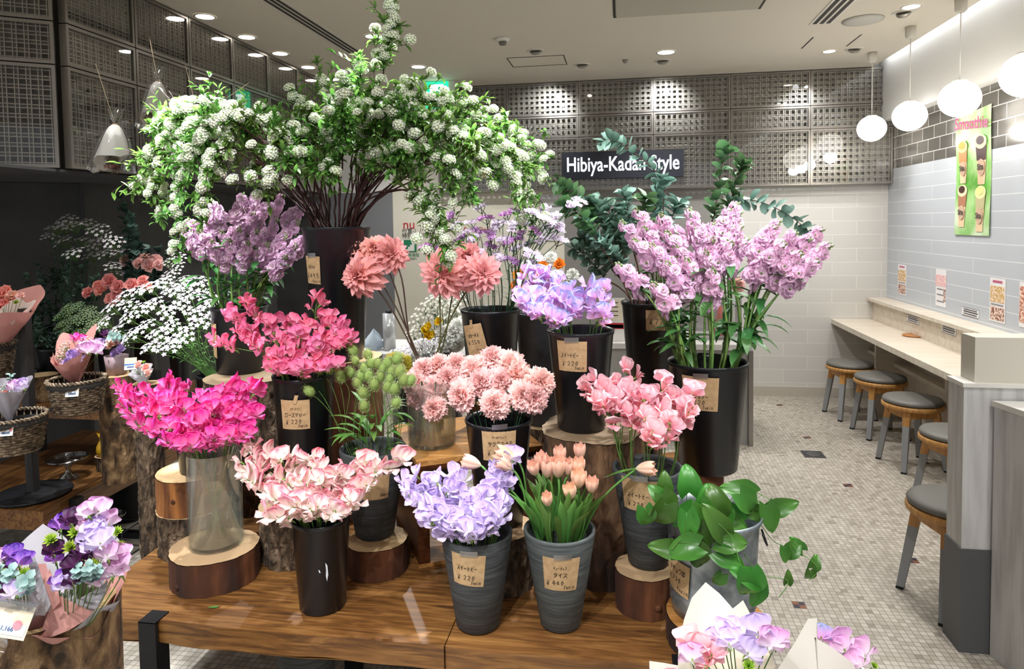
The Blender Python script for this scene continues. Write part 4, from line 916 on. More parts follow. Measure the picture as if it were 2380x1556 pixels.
# ---------------------------------------------------------------- carnations, dahlias, tulips
M_car=petal_mat('carnation_salmon','#ffae94','#ffd8d4','#ffc6ba',trans=.3,var=.08,mid=.5)
CAR=[rosette(7,.034,[M_car,L_cal],s,'carnation_head',9,.0045,None,'fan',.004,1.0,.25,(.05,1.45),-.35,7,4) for s in (1,2,3,4)]
def simple_stem(bk,tip,me,label,group,facing,sz=1,name='carnation',part='flower_head',r=.002,stem=L_dk,arch=.5,off=.01,depth=None,leaves=2,up=None):
    pth=stem_curve(bk,tip-V(facing).normalized()*off,arch,10,depth); t=thing(name,label,'flower',pth[0],group)
    b=MB(); b.tube(pth,r,6); b.lathe([(.0001,-.022),(.007,-.016),(.009,-.003),(.006,.0)],pth[-1],8,tilt=V(facing).to_track_quat('Z','Y').to_matrix()) if name=='carnation' else None
    b.build('stem',stem,t)
    if leaves:
        b=MB()
        for k in range(leaves):
            i=R_.randint(5,len(pth)-3); a=U(0,6.28); leaf_on(b,pth[i],(math.cos(a),math.sin(a),.8),U(.04,.07),.006,-1)
        b.build('leaves',stem,t)
    inst(part,me,t,face(tip,facing,up or (V((0,0,1))+rv(.3)),sz,U(0,6)))
    return t
for (x,y,bk) in [(1145,835,B3),(1200,870,B3),(1120,890,B3),(1165,885,B3),(1070,905,CV),(1150,940,B3),(1215,920,B3),(1255,890,B3),(985,860,CV),(1010,905,CV),(975,925,CV),(1020,850,CV),(1060,850,CV),(1075,920,B3),(1100,860,B3),(1010,950,CV),(1240,925,B3),(1185,850,B3),(1040,880,CV),(965,890,CV)]:
    f=(y-830)/130; Y=bk.y+.07-.16*f; p=aty(x,y,Y); cx=B3.x if bk is B3 else CV.x
    fc=V(((p.x-cx)*4+U(-.2,.2),-.9-.5*f,.75-.6*f)).normalized()
    if bk is B3: simple_stem(bk,p,R_.choice(CAR),'salmon pink carnation in the black bucket','salmon carnations in the black bucket',fc,U(1.3,1.5),r=.0022)
    else: simple_stem(bk,p,R_.choice(CAR),'salmon pink carnation in the clear glass vase','salmon carnations in the glass vase',fc,U(1.25,1.4),r=.0022)
# broad wrapping leaves seen inside the glass vase
t=thing('carnation_foliage','bundle of long green stems and leaves inside the clear carnation vase','foliage',(CV.x,CV.y,.87))
b=MB()
for k in range(9):
    a=k*.7; leaf_on(b,V((CV.x+.03*math.cos(a),CV.y+.03*math.sin(a),.875)),(math.cos(a)*.25,math.sin(a)*.25,1),U(.16,.2),.022,.15,'leaf')
b.build('leaves',L_tul,t)
M_dah=petal_mat('dahlia_coral','#fdca94','#fdb6b6','#fcb6a6',trans=.25,var=.08,mid=.35)
def dahlia_mesh(seed,half=False):
    rr=random.Random(seed); b=MB(); rings=8
    for k in range(rings):
        f=k/(rings-1); n=int(15-8*f); L=.068*(1-.68*f)
        for j in range(n):
            e=-.35+1.75*f+rr.uniform(-.13,.13)
            b.petal(Matrix.Translation((0,0,.003*k))@rz(2*pi*(j+.5*(k%2))/n+rr.uniform(-.1,.1))@rx(e),L*rr.uniform(.88,1.08),.023*(1-.45*f),cup=.5,curl=rr.uniform(-.5,.3)-.2*(1-f),nu=5,nv=2,shape='point',t0=0)
    b.lathe([(.0001,-.012),(.012,-.008),(.010,.0)],(0,0,-.002),10,mi=1)
    return b.mesh('dahlia_head',[M_dah,L_cal])
DAH=[dahlia_mesh(s) for s in (1,2,3)]
for x,y,fx,fz,s in [(840,640,-.2,.15,1.08),(822,585,-.5,.5,.85),(870,580,.1,.6,.8),(908,590,.6,.25,.95),(1033,635,-.05,.1,1.22),(1088,600,.2,.7,.9),(1120,635,.45,.2,1.0)]:
    p=aty(x,y,DV.y+(.0 if y<610 else -.08))
    simple_stem(DV,p,R_.choice(DAH),'coral pink dahlia bloom with a dark bare stem in the glass jar','coral dahlias in the glass jar',V((fx,-1,fz)),s*1.42,'dahlia','flower_head',.0032,L_dst if x<1000 else L_olive,.35,.02,leaves=0)
M_tp=petal_mat('tulip_peach','#f3ecc6','#fdcdb4','#fbd6bc',trans=.25,mid=.4,var=.06)
def tulip_mesh(seed,op=0):
    rr=random.Random(seed); b=MB()
    for j in range(6):
        inner=j%2
        b.petal(Matrix.Translation((0,0,0))@rz(j*pi/3+rr.uniform(-.1,.1))@Matrix.Translation((0,.002,0))@rx(.75),.052*rr.uniform(.95,1.04),.030,cup=.8,curl=1.25,curl0=-.15,nu=8,nv=5,shape='leaf')
    return b.mesh('tulip_head',[M_tp,L_cal])
TUL=[tulip_mesh(s,.0+.04*s) for s in range(3)]
for x,y,fx,fz,s in [(1118,1083,-1,.35,1.0),(1200,1068,-1,.45,1.15),(1192,1092,-.8,.6,.95),(1262,1078,-.1,1,.95),(1245,1105,-.1,.6,.85),(1272,1095,.1,1,1.1),(1298,1095,0,1,1.1),(1302,1062,0,1,.9),(1320,1090,.2,1,.9),(1348,1053,0,1,.85),(1343,1090,.05,1,.95),(1343,1120,.1,1,1.05),(1328,1145,-.1,.9,.9),(1374,1130,.1,1,.85),(1275,1160,-.1,.9,.75),(1478,1090,1,.15,.95)]:
    f=(y-1050)/110; p=aty(x,y+16 if fz>.6 else y,B5.y+.06-.13*f-(.0)); fc=V((fx,-.15-.25*f,fz)).normalized()
    c='#d8d9b0' if y<1060 and x>1340 else None
    tt=simple_stem(B5,p,R_.choice(TUL),'peach pink tulip bud on a green stem in the dark grey pot','peach tulips in the grey pot',fc,s*1.3,'tulip','flower_head',.0032,L_tul,.5,.0,leaves=0)
    b=MB()
    for k in range(2):
        a=U(0,6.28); r0=B5.rt*.55; q=V((B5.x+r0*math.cos(a),B5.y+r0*math.sin(a)*.8,B5.z1-.03)); 
        leaf_on(b,q,(math.cos(a)*.35+U(-.1,.1),math.sin(a)*.35,1),U(.12,.2),U(.026,.042),U(-.5,.25),'leaf',cup=.5)
    if fx>.5: leaf_on(b,p-V((.09,-.0,.03)),(1,0,.45),.11,.018,-.2)
    b.build('leaves',L_tul,tt)
# ---------------------------------------------------------------- bunny tails
M_bt=petal_mat('bunny_tail_green','#9fb565','#d2dcac',trans=.3,var=.12,rough=.8)
def bunny(seed):
    rr=random.Random(seed); b=MB(); H=.032; R0=.0122
    b.lathe([(.0001,0),(R0*.7,H*.15),(R0,H*.45),(R0*.75,H*.8),(.0001,H)],n=12)
    for k in range(330):
        u=rr.random(); a=rr.uniform(0,6.3); z=H*u; r0=R0*math.sin(pi*(.1+.85*u))**.6
        n=V((math.cos(a),math.sin(a),(u-.45)*1.5+.35)).normalized(); p=V((r0*math.cos(a),r0*math.sin(a),z)); q=p+n*rr.uniform(.004,.008)
        w_=n.cross(V((0,0,1))).normalized()*.0004; i=len(b.v); b.v+= [tuple(p-w_),tuple(p+w_),tuple(q)]; b.t+=[.2,.2,1]; b.f.append((i,i+1,i+2)); b.m.append(0)
    return b.mesh('bunny_tail_head',M_bt)
BT=[bunny(1),bunny(2)]
for (x,y) in [(750,862),(773,862),(727,887),(730,912),(826,820),(830,842),(858,830),(820,870),(850,862),(880,850),(900,850),(920,840),(836,895),(860,880),(885,880),(905,885),(925,870),(935,890),(900,905),(848,920),(850,948),(918,940),(915,910),(950,888),(872,900),(800,880),(890,860),(865,850),(908,868),(842,880)]:
    f=(y-820)/130; p=aty(x,y+8,PT.y+.05-.13*f); fc=V(((x-870)/150,-.25,1)).normalized()
    tt=simple_stem(PT,p,R_.choice(BT),'fuzzy green bunny-tail grass head in the dark grey pot','bunny-tail grass stems in the grey pot',fc,U(1.15,1.5),'bunny_tail','seed_head',.0009,L_stem,.5,0,leaves=0)
    if R_.random()<.5:
        b=MB()
        for k in range(2):
            a=U(0,6.28); q=V((PT.x+.05*math.cos(a),PT.y+.05*math.sin(a),PT.z1+U(-.01,.12))); leaf_on(b,q,(math.cos(a)*.8,math.sin(a)*.6-.3,1.0),U(.08,.13),.021,U(-1.8,-.6))
        b.build('leaves',L_spi if 0 else L_tul,tt)
# ---------------------------------------------------------------- spirea
M_spw=petal_mat('spirea_white','#dfe3c6','#f6f7ee',trans=.2,var=.05,hue=.005)
def pom(seed,r=.019):
    rr=random.Random(seed); b=MB(); N=46
    b.lathe([(.0001,-r*.35),(r*.5,-r*.3),(r*.75,0),(r*.6,r*.45),(.0001,r*.7)],n=8,mi=1)
    for k in range(N):
        u=1-1.45*k/N; a=k*2.39996; s=math.sqrt(max(0,1-u*u)); n=V((s*math.cos(a),s*math.sin(a),u)); M=face(n*r*rr.uniform(.86,1.02)*V((1,1,1)).x,n+V((rr.uniform(-.2,.2),rr.uniform(-.2,.2),0)),(0.1,1,.3))@rz(rr.uniform(0,6))
        M=Matrix.Diagonal((1,1,.82,1))@M
        for j in range(5):
            an=j*2*pi/5; c,s2=math.cos(an),math.sin(an); i=len(b.v)
            for (xx,yy,zz,tt) in ((0,0,-.0008,.0),(-.0017,.0028,.0003,.8),(0,.0045,.0008,1),(.0017,.0028,.0003,.8)):
                b.v.append(tuple(M@V((xx*c-yy*s2,xx*s2+yy*c,zz)))); b.t.append(tt)
            b.f.append((i,i+1,i+2,i+3)); b.m.append(0)
    return b.mesh('spirea_pom',[M_spw,leafmat('pom_core%d'%seed,'#a9b87c','#b9c68e',.7,0)])
POM=[pom(s) for s in (1,2,3)]
def spirea(tip,via,label,group,npom=9,nleaf=80,leafd=1,start=.35,sz=1,drop=False):
    bk=B12; T=aty(tip[0],tip[1],bk.y+tip[2]); Vp=aty(via[0],via[1],bk.y+via[2])
    d=V((Vp.x-bk.x,Vp.y-bk.y,0)); u=d.normalized() if d.length>.01 else V((1,0,0))
    rim=V((bk.x,bk.y,bk.z1))+u*bk.rt*U(.3,.7)+V((U(-.02,.02),U(-.02,.02),0)); base=V((bk.x,bk.y,bk.z0+.03))-u*.03
    c1=rim+(V((rim.x-base.x,rim.y-base.y,0))*.4+V((0,0,.12))); c1=rim.lerp(Vp,.35)+V((0,0,.10))
    seg1=bez(rim,rim+V((0,0,.06))+u*.02,c1,Vp,8); tan=(Vp-c1).normalized(); L2=(T-Vp).length
    seg2=bez(Vp,Vp+tan*L2*.4,T+V((-(T-Vp).x*.25,-(T-Vp).y*.25,L2*.3 if T.z<Vp.z else -L2*.2)),T,12)[1:]
    pth=[base,base.lerp(rim,.6)]+seg1+seg2; pth=[p+rv(.004) if i>2 else p for i,p in enumerate(pth)]; N=len(pth)
    t=thing('blossom_branch',label,'branch',base,group)
    b=MB(); b.tube(pth,[.0045-.0034*i/N for i in range(N)],5)
    lf=MB(); sub=[]
    for k in range(15):       # side twigs
        i=int(N*(start+(1-start)*U(.0,.85))); p=pth[min(i,N-2)]; dd=(pth[min(i+1,N-1)]-p).normalized(); q=(dd*.7+rv(1)+V((0,0,.2))).normalized(); tl=U(.05,.15); tw=[p,p+q*tl*.5,p+q*tl+V((0,0,-.012))]; b.tube(tw,.0011,4); sub.append(tw)
    b.build('wood',[L_twigd if group!='x' else L_twig],t)
    for k in range(nleaf):
        if k%3<2: tw=R_.choice(sub); i=R_.randint(0,1); p=tw[i].lerp(tw[i+1],R_.random()); dd=(tw[2]-tw[0]).normalized()
        else:
            g=(N-1)*(start+(1-start)*R_.random()**.9); i=int(min(N-2,g)); p=pth[i].lerp(pth[i+1],g-i); dd=(pth[i+1]-pth[i]).normalized()
        q=(dd*.5+rv(1)+V((0,-.1,.25))).normalized(); leaf_on(lf,p,q,U(.026,.046)*sz,U(.012,.019)*sz,U(-.8,.2),nu=3,nv=2,fold=.25)
    lf.build('leaves',L_spi,t)
    for k in range(npom):
        g=(N-1)*(start+.05+(.95-start)*(k+U(0,.6))/npom); i=int(min(N-2,g)); p=pth[i].lerp(pth[i+1],min(1,g-i)); p=p if (k%3 or tip[0]<560) else R_.choice(sub)[2]; n=(V((0,-.45,.8))+rv(.6)).normalized()
        inst('flower_cluster',R_.choice(POM),t,face(p+n*.02,n,(0,1,.2),U(1.05,1.35)*sz,U(0,6)))
    return t
SPL=[ # tip(px,py,dy), via(px,py,dy), poms, leaves, start
 ((915,8,.0),(885,190,-.02),13,90,.5),((745,185,.1),(765,320,.05),7,70,.45),((690,220,.0),(730,340,.0),6,70,.45),((800,180,-.1),(790,330,-.05),7,90,.4),((838,130,.1),(830,300,.05),6,90,.4),
 ((480,235,.1),(620,330,.05),6,70,.45),((375,265,.0),(560,270,-.05),10,90,.4),((345,330,-.15),(520,260,-.15),11,100,.4),((350,470,-.25),(470,270,-.2),13,110,.45),((410,600,-.25),(500,300,-.22),14,120,.45),((380,520,-.1),(450,300,-.1),12,110,.45),
 ((430,390,-.35),(560,290,-.3),11,100,.45),((500,420,-.3),(590,280,-.25),10,100,.45),((625,460,-.3),(670,320,-.25),9,80,.5),((560,330,-.2),(640,300,-.2),9,90,.45),((310,455,-.2),(430,330,-.2),6,80,.5),
 ((600,250,.15),(690,320,.1),7,80,.4),((640,330,-.1),(700,330,-.1),7,90,.4),((710,300,.05),(740,350,.05),6,90,.4),
 ((1125,232,.15),(950,270,.1),8,90,.4),((1065,235,.05),(930,250,.0),8,90,.4),((970,195,.1),(890,270,.05),7,90,.4),((1000,300,-.1),(900,300,-.05),6,110,.4),((950,250,-.2),(870,290,-.15),7,110,.4),
 ((1268,425,.15),(1110,290,.1),12,80,.5),((1245,560,.1),(1150,350,.1),14,110,.5),((1215,470,-.1),(1090,340,-.05),11,110,.45),((1110,470,-.2),(1000,330,-.15),8,100,.45),((1130,400,-.25),(990,310,-.2),8,110,.45),
 ((1045,610,-.3),(960,440,-.2),9,90,.5),((1000,540,-.28),(930,440,-.18),5,60,.55),((1060,340,.0),(940,320,.0),6,110,.4),((1180,330,.2),(1020,290,.15),7,100,.45),
 ((850,270,-.2),(840,330,-.1),6,110,.35),((900,350,-.2),(860,380,-.1),5,110,.4),((760,300,-.2),(780,360,-.1),6,110,.35),((830,220,.1),(820,330,.05),6,100,.4),((930,300,.15),(890,340,.1),4,110,.35),((1000,380,.1),(910,370,.1),3,110,.35),((980,420,-.15),(900,390,-.1),4,110,.4),((700,400,-.2),(730,400,-.1),5,90,.4),((580,420,.0),(650,360,.0),5,90,.45),((1090,300,.1),(960,330,.1),4,100,.4),((720,250,-.1),(760,330,-.05),4,120,.4),((790,240,-.25),(800,340,-.15),4,120,.4),((870,210,-.1),(850,320,-.05),4,120,.4),((910,260,.1),(870,340,.05),4,120,.4),((960,340,-.3),(890,370,-.2),4,120,.4),((1040,290,-.05),(930,320,-.05),4,120,.4),((760,400,-.25),(770,400,-.15),3,90,.5),((660,380,-.3),(710,370,-.2),6,110,.4),((540,280,.05),(640,310,.0),6,110,.45),((450,320,-.05),(590,310,-.05),7,120,.45),((420,440,-.3),(520,330,-.25),8,110,.5),((470,520,-.35),(540,350,-.3),8,90,.55),((1160,420,.0),(1050,350,.0),6,110,.45),((1060,430,-.3),(960,360,-.25),4,110,.45),((1230,400,.0),(1100,330,.0),8,90,.5)]
for tip,via,npm,nl,stt in SPL:
    side='left' if tip[0]<690 else ('right' if tip[0]>990 else 'centre')
    if tip[0]==915: lab_='single upright white-flowered branch rising highest of all to the ceiling'; g=None
    else:
        lab_={'left':'arching leafy branch with white pom-pom flowers reaching to the left','right':'arching leafy branch with white pom-pom flowers reaching to the right','centre':'leafy branch with white pom-pom flowers in the crown centre'}[side]; g='white-flowered branches, '+side+' of the crown'
    spirea(tip,via,lab_,g,int(npm*1.3),int(nl*2.2),start=stt)
# ---------------------------------------------------------------- eucalyptus, statice, phlox
def euc_branch(bk,tip,via,label,group,n=22,lm=L_eucg,sz=1,base=None):
    T=aty(tip[0],tip[1],bk.y+tip[2]); Vp=aty(via[0],via[1],bk.y+via[2]); base=V((bk.x,bk.y,bk.z0+.03)); rim=V((bk.x,bk.y,bk.z1))+V((max(-.08,min(.08,(Vp.x-bk.x)*.4)),0,0))
    pth=[base,base.lerp(rim,.6)]+bez(rim,rim.lerp(Vp,.4)+V((0,0,.04)),Vp-V((0,0,.03)),Vp,6)+bez(Vp,Vp+V(((T.x-Vp.x)*.2,0,(.25*(T-Vp).length))),T+V((-(T.x-Vp.x)*.1,0,.15*(T-Vp).length)),T,12)[1:]
    t=thing('eucalyptus_branch',label,'branch',base,group); b=MB(); N=len(pth); b.tube(pth,[.0035-.0025*i/N for i in range(N)],5); b.build('stem',L_twig,t)
    b=MB()
    for k in range(n):
        g=(N-1)*(.35+.65*(k+.5)/n); i=int(min(N-2,g)); p=pth[i].lerp(pth[i+1],g-i); dd=(pth[i+1]-pth[i]).normalized(); s=dd.cross(V((math.cos(k*1.6),math.sin(k*1.6),.3))).normalized()
        for m_ in (-1,1): leaf_on(b,p,s*m_+dd*.45+rv(.2),U(.042,.058)*sz,U(.032,.046)*sz,U(-.4,.3),'oval',nu=4,nv=4,cup=.15,roll=U(-1,1))
    b.build('leaves',lm,t)
ET=[((1690,345,.05),(1660,500,.0)),((1730,380,.05),(1690,500,.05)),((1880,540,.1),(1700,480,.05)),((1402,330,.2),(1545,425,.12)),((1296,432,.1),(1380,500,.1)),((1310,480,.0),(1380,540,.0)),((1540,420,.1),(1520,500,.1)),((1400,470,.15),(1440,560,.1)),((1450,450,.0),(1470,560,.0)),((1500,460,-.05),(1500,560,0)),((1350,520,.1),(1420,600,.1)),((1330,580,.1),(1400,640,.1)),((1580,470,.1),(1550,540,.1)),((1420,520,.2),(1450,600,.2)),((1370,470,.1),(1420,560,.1)),((1390,560,.0),(1440,620,.05)),((1480,500,.1),(1500,600,.1)),((1440,480,.15),(1470,570,.15)),((1350,560,.2),(1420,620,.15)),((1530,470,.15),(1530,570,.15)),((1410,600,.05),(1460,640,.05)),((1380,500,.25),(1440,580,.2))]
ETL={0:'upright eucalyptus sprig rising highest left of the pink stock',1:'short upright eucalyptus tip behind the tallest sprig',2:'eucalyptus branch arching far to the right over the stock flowers',3:'eucalyptus branch reaching up across the shop sign',4:'eucalyptus branch with round leaves reaching left toward the white flowers'}
for i,(tp,vi) in enumerate(ET):
    euc_branch(B9,tp,vi,ETL.get(i,'blue-green eucalyptus branch massed behind the blue-lilac sweet peas'),None if i in ETL else 'eucalyptus branches behind the sweet peas',17 if i<5 else 14,L_eucg if i in(0,1,4,5,9) else L_euc,1.05)
M_st1=petal_mat('statice_purple','#b470b8','#d6a0da',trans=.15,var=.25,rough=.8); M_st2=petal_mat('statice_pale','#dcc0e2','#f3e6f6',trans=.15,var=.1,rough=.8)
def statice_mesh(seed,m):
    rr=random.Random(seed); b=MB()
    for k in range(26):
        x=rr.uniform(-.022,.022); y=rr.uniform(-.008,.008); b_=.004
        for j in range(4): b.petal(Matrix.Translation((x,y,.004*math.cos(x*60)))@rz(j*pi/2+rr.uniform(-.4,.4))@rx(.9),.010,.008,curl=-.4,nu=2,nv=2,ruf=.001)
    b.tube([(0,0,-.03),(0,0,-.002)],.0012,4,mi=1); b.tube([(0,0,-.02),(-.016,0,0)],.001,4,mi=1); b.tube([(0,0,-.02),(.016,0,0)],.001,4,mi=1)
    return b.mesh('statice_head',[m,L_dk])
STA=[statice_mesh(1,M_st1),statice_mesh(2,M_st2),statice_mesh(3,M_st2)]
for x,y,k in [(1050,505,0),(1118,485,2),(1095,520,1),(1130,510,0),(1160,520,2),(1190,530,2),(1210,550,0),(1240,500,1),(1265,490,2),(1290,505,1),(1280,530,2),(1140,550,0),(1170,560,2),(1100,560,1),(1120,590,2),(1200,580,1),(1230,570,2),(1070,560,0),(990,575,0),(1010,580,0),(1300,560,1),(1260,560,2),(1330,480,1),(1250,600,2),(1160,600,2),(1220,475,2),(1345,470,1),(1180,500,0),(1185,565,0),(1150,535,2),(1210,520,1),(1245,540,0),(1110,540,0),(1080,545,2),(1225,590,1),(1190,610,0),(1140,575,0),(1270,515,1),(1300,530,1),(1240,620,1),(1060,530,1),(1205,500,1)]:
    p=aty(x,y,B10.y+U(-.08,.08)); simple_stem(B10,p,STA[k],'stem of papery purple and lilac statice in the black bucket','statice stems in the black bucket',V(((x-1140)/400,-.5,.8)),U(1.2,1.6),'statice','flower_head',.0016,L_dk,.5,0,leaves=3)
M_ph=petal_mat('phlox_white','#e8dfe8','#f3eff6',trans=.25,var=.05,hue=.004)
def umbel(seed,m,n=13,R0=.032,fs=.0085,st=L_stem):
    rr=random.Random(seed); b=MB()
    for k in range(n):
        a=k*2.4; r0=R0*math.sqrt((k+.3)/n); c=V((r0*math.cos(a),r0*math.sin(a),.012-r0*r0*9+rr.uniform(-.003,.003))); nrm=V((c.x*12,c.y*12,1)); M=face(c,nrm,(0,1,.1))@rz(rr.uniform(0,6))
        for j in range(5): b.petal(M@rz(j*2*pi/5)@rx(.12),fs,fs*.75,nu=2,nv=2,shape='round',curl=-.2)
        b.tube([(0,0,-.03),tuple(c)],.0006,3,mi=1,cap=False)
    return b.mesh('umbel',[m,st])
UM=[umbel(s,M_ph) for s in (1,2,3)]
for x,y in [(245,750),(260,715),(290,690),(320,680),(350,670),(380,660),(400,680),(430,665),(465,660),(480,690),(490,715),(270,770),(300,740),(330,720),(360,710),(390,730),(420,710),(450,730),(470,750),(310,780),(340,760),(370,780),(400,760),(430,780),(260,790),(350,810),(385,810),(410,800),(300,710),(440,690)]:
    f=(y-660)/150; p=aty(x,y,B14.y+.08-.22*f)
    simple_stem(B14,p,R_.choice(UM),'white phlox stem with a flat cluster of tiny flowers in the wide black bucket','white phlox stems in the wide bucket',V(((x-360)/250,-.6,.9)),U(1.4,1.8),'phlox','flower_head',.0013,L_tul,.5,0,leaves=5)
# ---------------------------------------------------------------- vine in the galvanised bucket
b=MB(); b.petal(Matrix(),.08,.075,cup=.12,curl=-.45,nu=7,nv=6,shape='heart',fold=.0)
VL=[]
for s in range(3):
    b=MB(); b.petal(Matrix(),.085,.062+.008*s,cup=.22,curl=-.5-.3*s,nu=14,nv=10,shape='heart',ruf=.002,fr=1.5,ph=s)
    VL.append(b.mesh('vine_leaf',L_vine))
def vine(pts,label,leafs,group=None,sz=1):
    w_=[aty(x,y,Y) for x,y,Y in pts]; start=V((GV.x,GV.y,.80)); P3=[start]+w_
    cur=[]
    for i in range(len(P3)-1):
        p0=P3[max(0,i-1)];p1=P3[i];p2=P3[i+1];p3=P3[min(len(P3)-1,i+2)]
        for k in range(8):
            t_=k/8; cur.append(.5*((2*p1)+(p2-p0)*t_+(2*p0-5*p1+4*p2-p3)*t_*t_+(3*p1-p0-3*p2+p3)*t_**3))
    cur.append(P3[-1]); t=thing('climbing_vine',label,'plant',start,group)
    b=MB(); b.tube(cur,.0011,5); b.build('stem',L_tul,t)
    for (x,y,Y,s,dx,dz,fy) in leafs:
        p=aty(x,y,Y); q=min(cur,key=lambda c:(c-p).length); 
        dd=V((dx,-.15,dz)).normalized(); n=V((.15,-1,fy)).normalized(); xx=dd.cross(n).normalized(); n=xx.cross(dd); M=Matrix.Translation(p-dd*.035*s)@Matrix((xx,dd,n)).transposed().to_4x4()@Matrix.Scale(s,4)
        inst('leaf',R_.choice(VL),t,M)
        b=MB(); b.tube([q,q.lerp(p-dd*.035*s,.5)+V((0,0,.004)),p-dd*.035*s],.0008,4); b.build('leaf_stalk',L_tul,t)
vine([(1600,1180,1.9),(1600,1120,1.9)],'climbing vine shoot with a large upright heart leaf above the bucket',[(1602,1120,1.88,.95,0,1,.3),(1640,1160,1.85,.8,.2,.9,.4)])
vine([(1690,1170,1.9),(1740,1140,1.95),(1820,1180,1.95)],'vine shoot with broad leaves at the right rim of the zinc bucket',[(1720,1140,1.92,1.1,-1,.35,.9),(1665,1165,1.84,.95,-.2,1,.2),(1740,1170,1.88,.9,.6,-.6,.5),(1822,1178,1.93,.9,.9,.3,.3),(1790,1205,1.9,.95,.2,-.8,.2),(1760,1195,1.92,.8,.5,-.3,.4)])
vine([(1560,1150,1.86),(1520,1180,1.8),(1505,1200,1.8)],'vine shoot with leaves spilling left over the grey pot',[(1555,1175,1.82,.9,.5,-.8,.4),(1503,1205,1.8,.75,.2,-.9,.2),(1540,1200,1.8,.9,-.3,-.8,.3),(1530,1150,1.83,.7,-.5,.6,.4),(1545,1125,1.85,.7,.1,1,.3)])
vine([(1600,1200,1.8),(1590,1240,1.78),(1560,1280,1.77)],'vine shoot with a pale shiny leaf hanging over the front of the zinc bucket',[(1590,1275,1.76,1.05,-1,-.15,.9),(1545,1275,1.78,.9,-.9,.2,.5),(1640,1205,1.8,1.05,.3,-.8,.6),(1600,1225,1.78,1.0,.1,-.9,.5),(1630,1300,1.77,.85,.5,-1,.4)])
vine([(1660,1210,1.8),(1700,1250,1.78),(1720,1310,1.76),(1745,1370,1.76)],'vine shoot hanging down the right front of the zinc bucket',[(1665,1215,1.78,1.1,-.4,.7,.5),(1700,1260,1.78,.95,.9,.1,.6),(1695,1300,1.77,.95,.9,-.4,.4),(1670,1350,1.77,.5,-.4,-.6,.4),(1745,1365,1.74,1.05,.1,-1,.4),(1735,1340,1.75,.9,-.5,.3,.6),(1640,1250,1.79,.9,.5,-.6,.4)])
vine([(1750,1210,1.95),(1800,1260,1.95),(1850,1280,1.95),(1900,1320,1.95),(1880,1350,1.95)],'thin vine tendril trailing far right in front of the mosaic floor',[(1845,1275,1.94,.65,.6,.6,.3),(1825,1290,1.93,.55,.1,-.8,.3),(1895,1310,1.95,.5,.4,.8,.2),(1882,1340,1.95,.45,-.1,-1,.1),(1855,1268,1.95,.6,-.4,.5,.3)])
vine([(1700,1240,1.85),(1760,1330,1.82),(1830,1350,1.82),(1810,1390,1.82)],'curling vine tendril with one small leaf low at the right',[(1832,1345,1.82,.45,.1,.9,.2),(1760,1385,1.8,.8,-.3,-1,.3)])
vine([(1660,1190,1.9),(1680,1200,1.86),(1650,1230,1.84)],'vine shoot filling the middle of the zinc bucket',[(1680,1215,1.84,1.1,.4,-.7,.6),(1620,1195,1.86,1.0,-.7,.5,.6),(1700,1210,1.88,1.0,.7,-.2,.7),(1590,1200,1.84,.9,-.6,-.6,.5),(1650,1180,1.9,1.0,.3,.8,.4),(1720,1200,1.92,.9,.3,-1,.4)])
# ---------------------------------------------------------------- left rack and its contents
t=thing('display_rack','two-tier rack of thick wood slabs on black steel posts at the left wall','shelf',(-2.8,3.4,0))
for z0,z1,y0 in ((.364,.449,2.483),(.712,.767,2.93)):
    b=MB(); b.bb(-3.2,-2.448,y0,3.55,z0,z1); b.build('slab',M_taby,t,smooth=False)
for y,h in ((2.64,.449),(3.19,.90)):
    b=MB(); b.bb(-2.447,-2.41,y-.022,y+.022,0,h); b.build('post',M_black,t,smooth=False)
    b=MB(); b.bb(-3.16,-3.12,y-.022,y+.022,0,h); b.build('post',M_black,t,smooth=False)
b=MB(); b.bb(-3.12,-2.447,3.17,3.21,.0,.03); b.build('foot_rail',M_black,t,smooth=False)
M_wick=barkmat('grey_wicker','#4a3f34','#86745f','#b5a58c',60,(1,1,1),.3,.003); M_band=mat('charcoal_band','#3f3d3c',.8); M_liner=mat('dark_liner','#2c2a2c',.9)
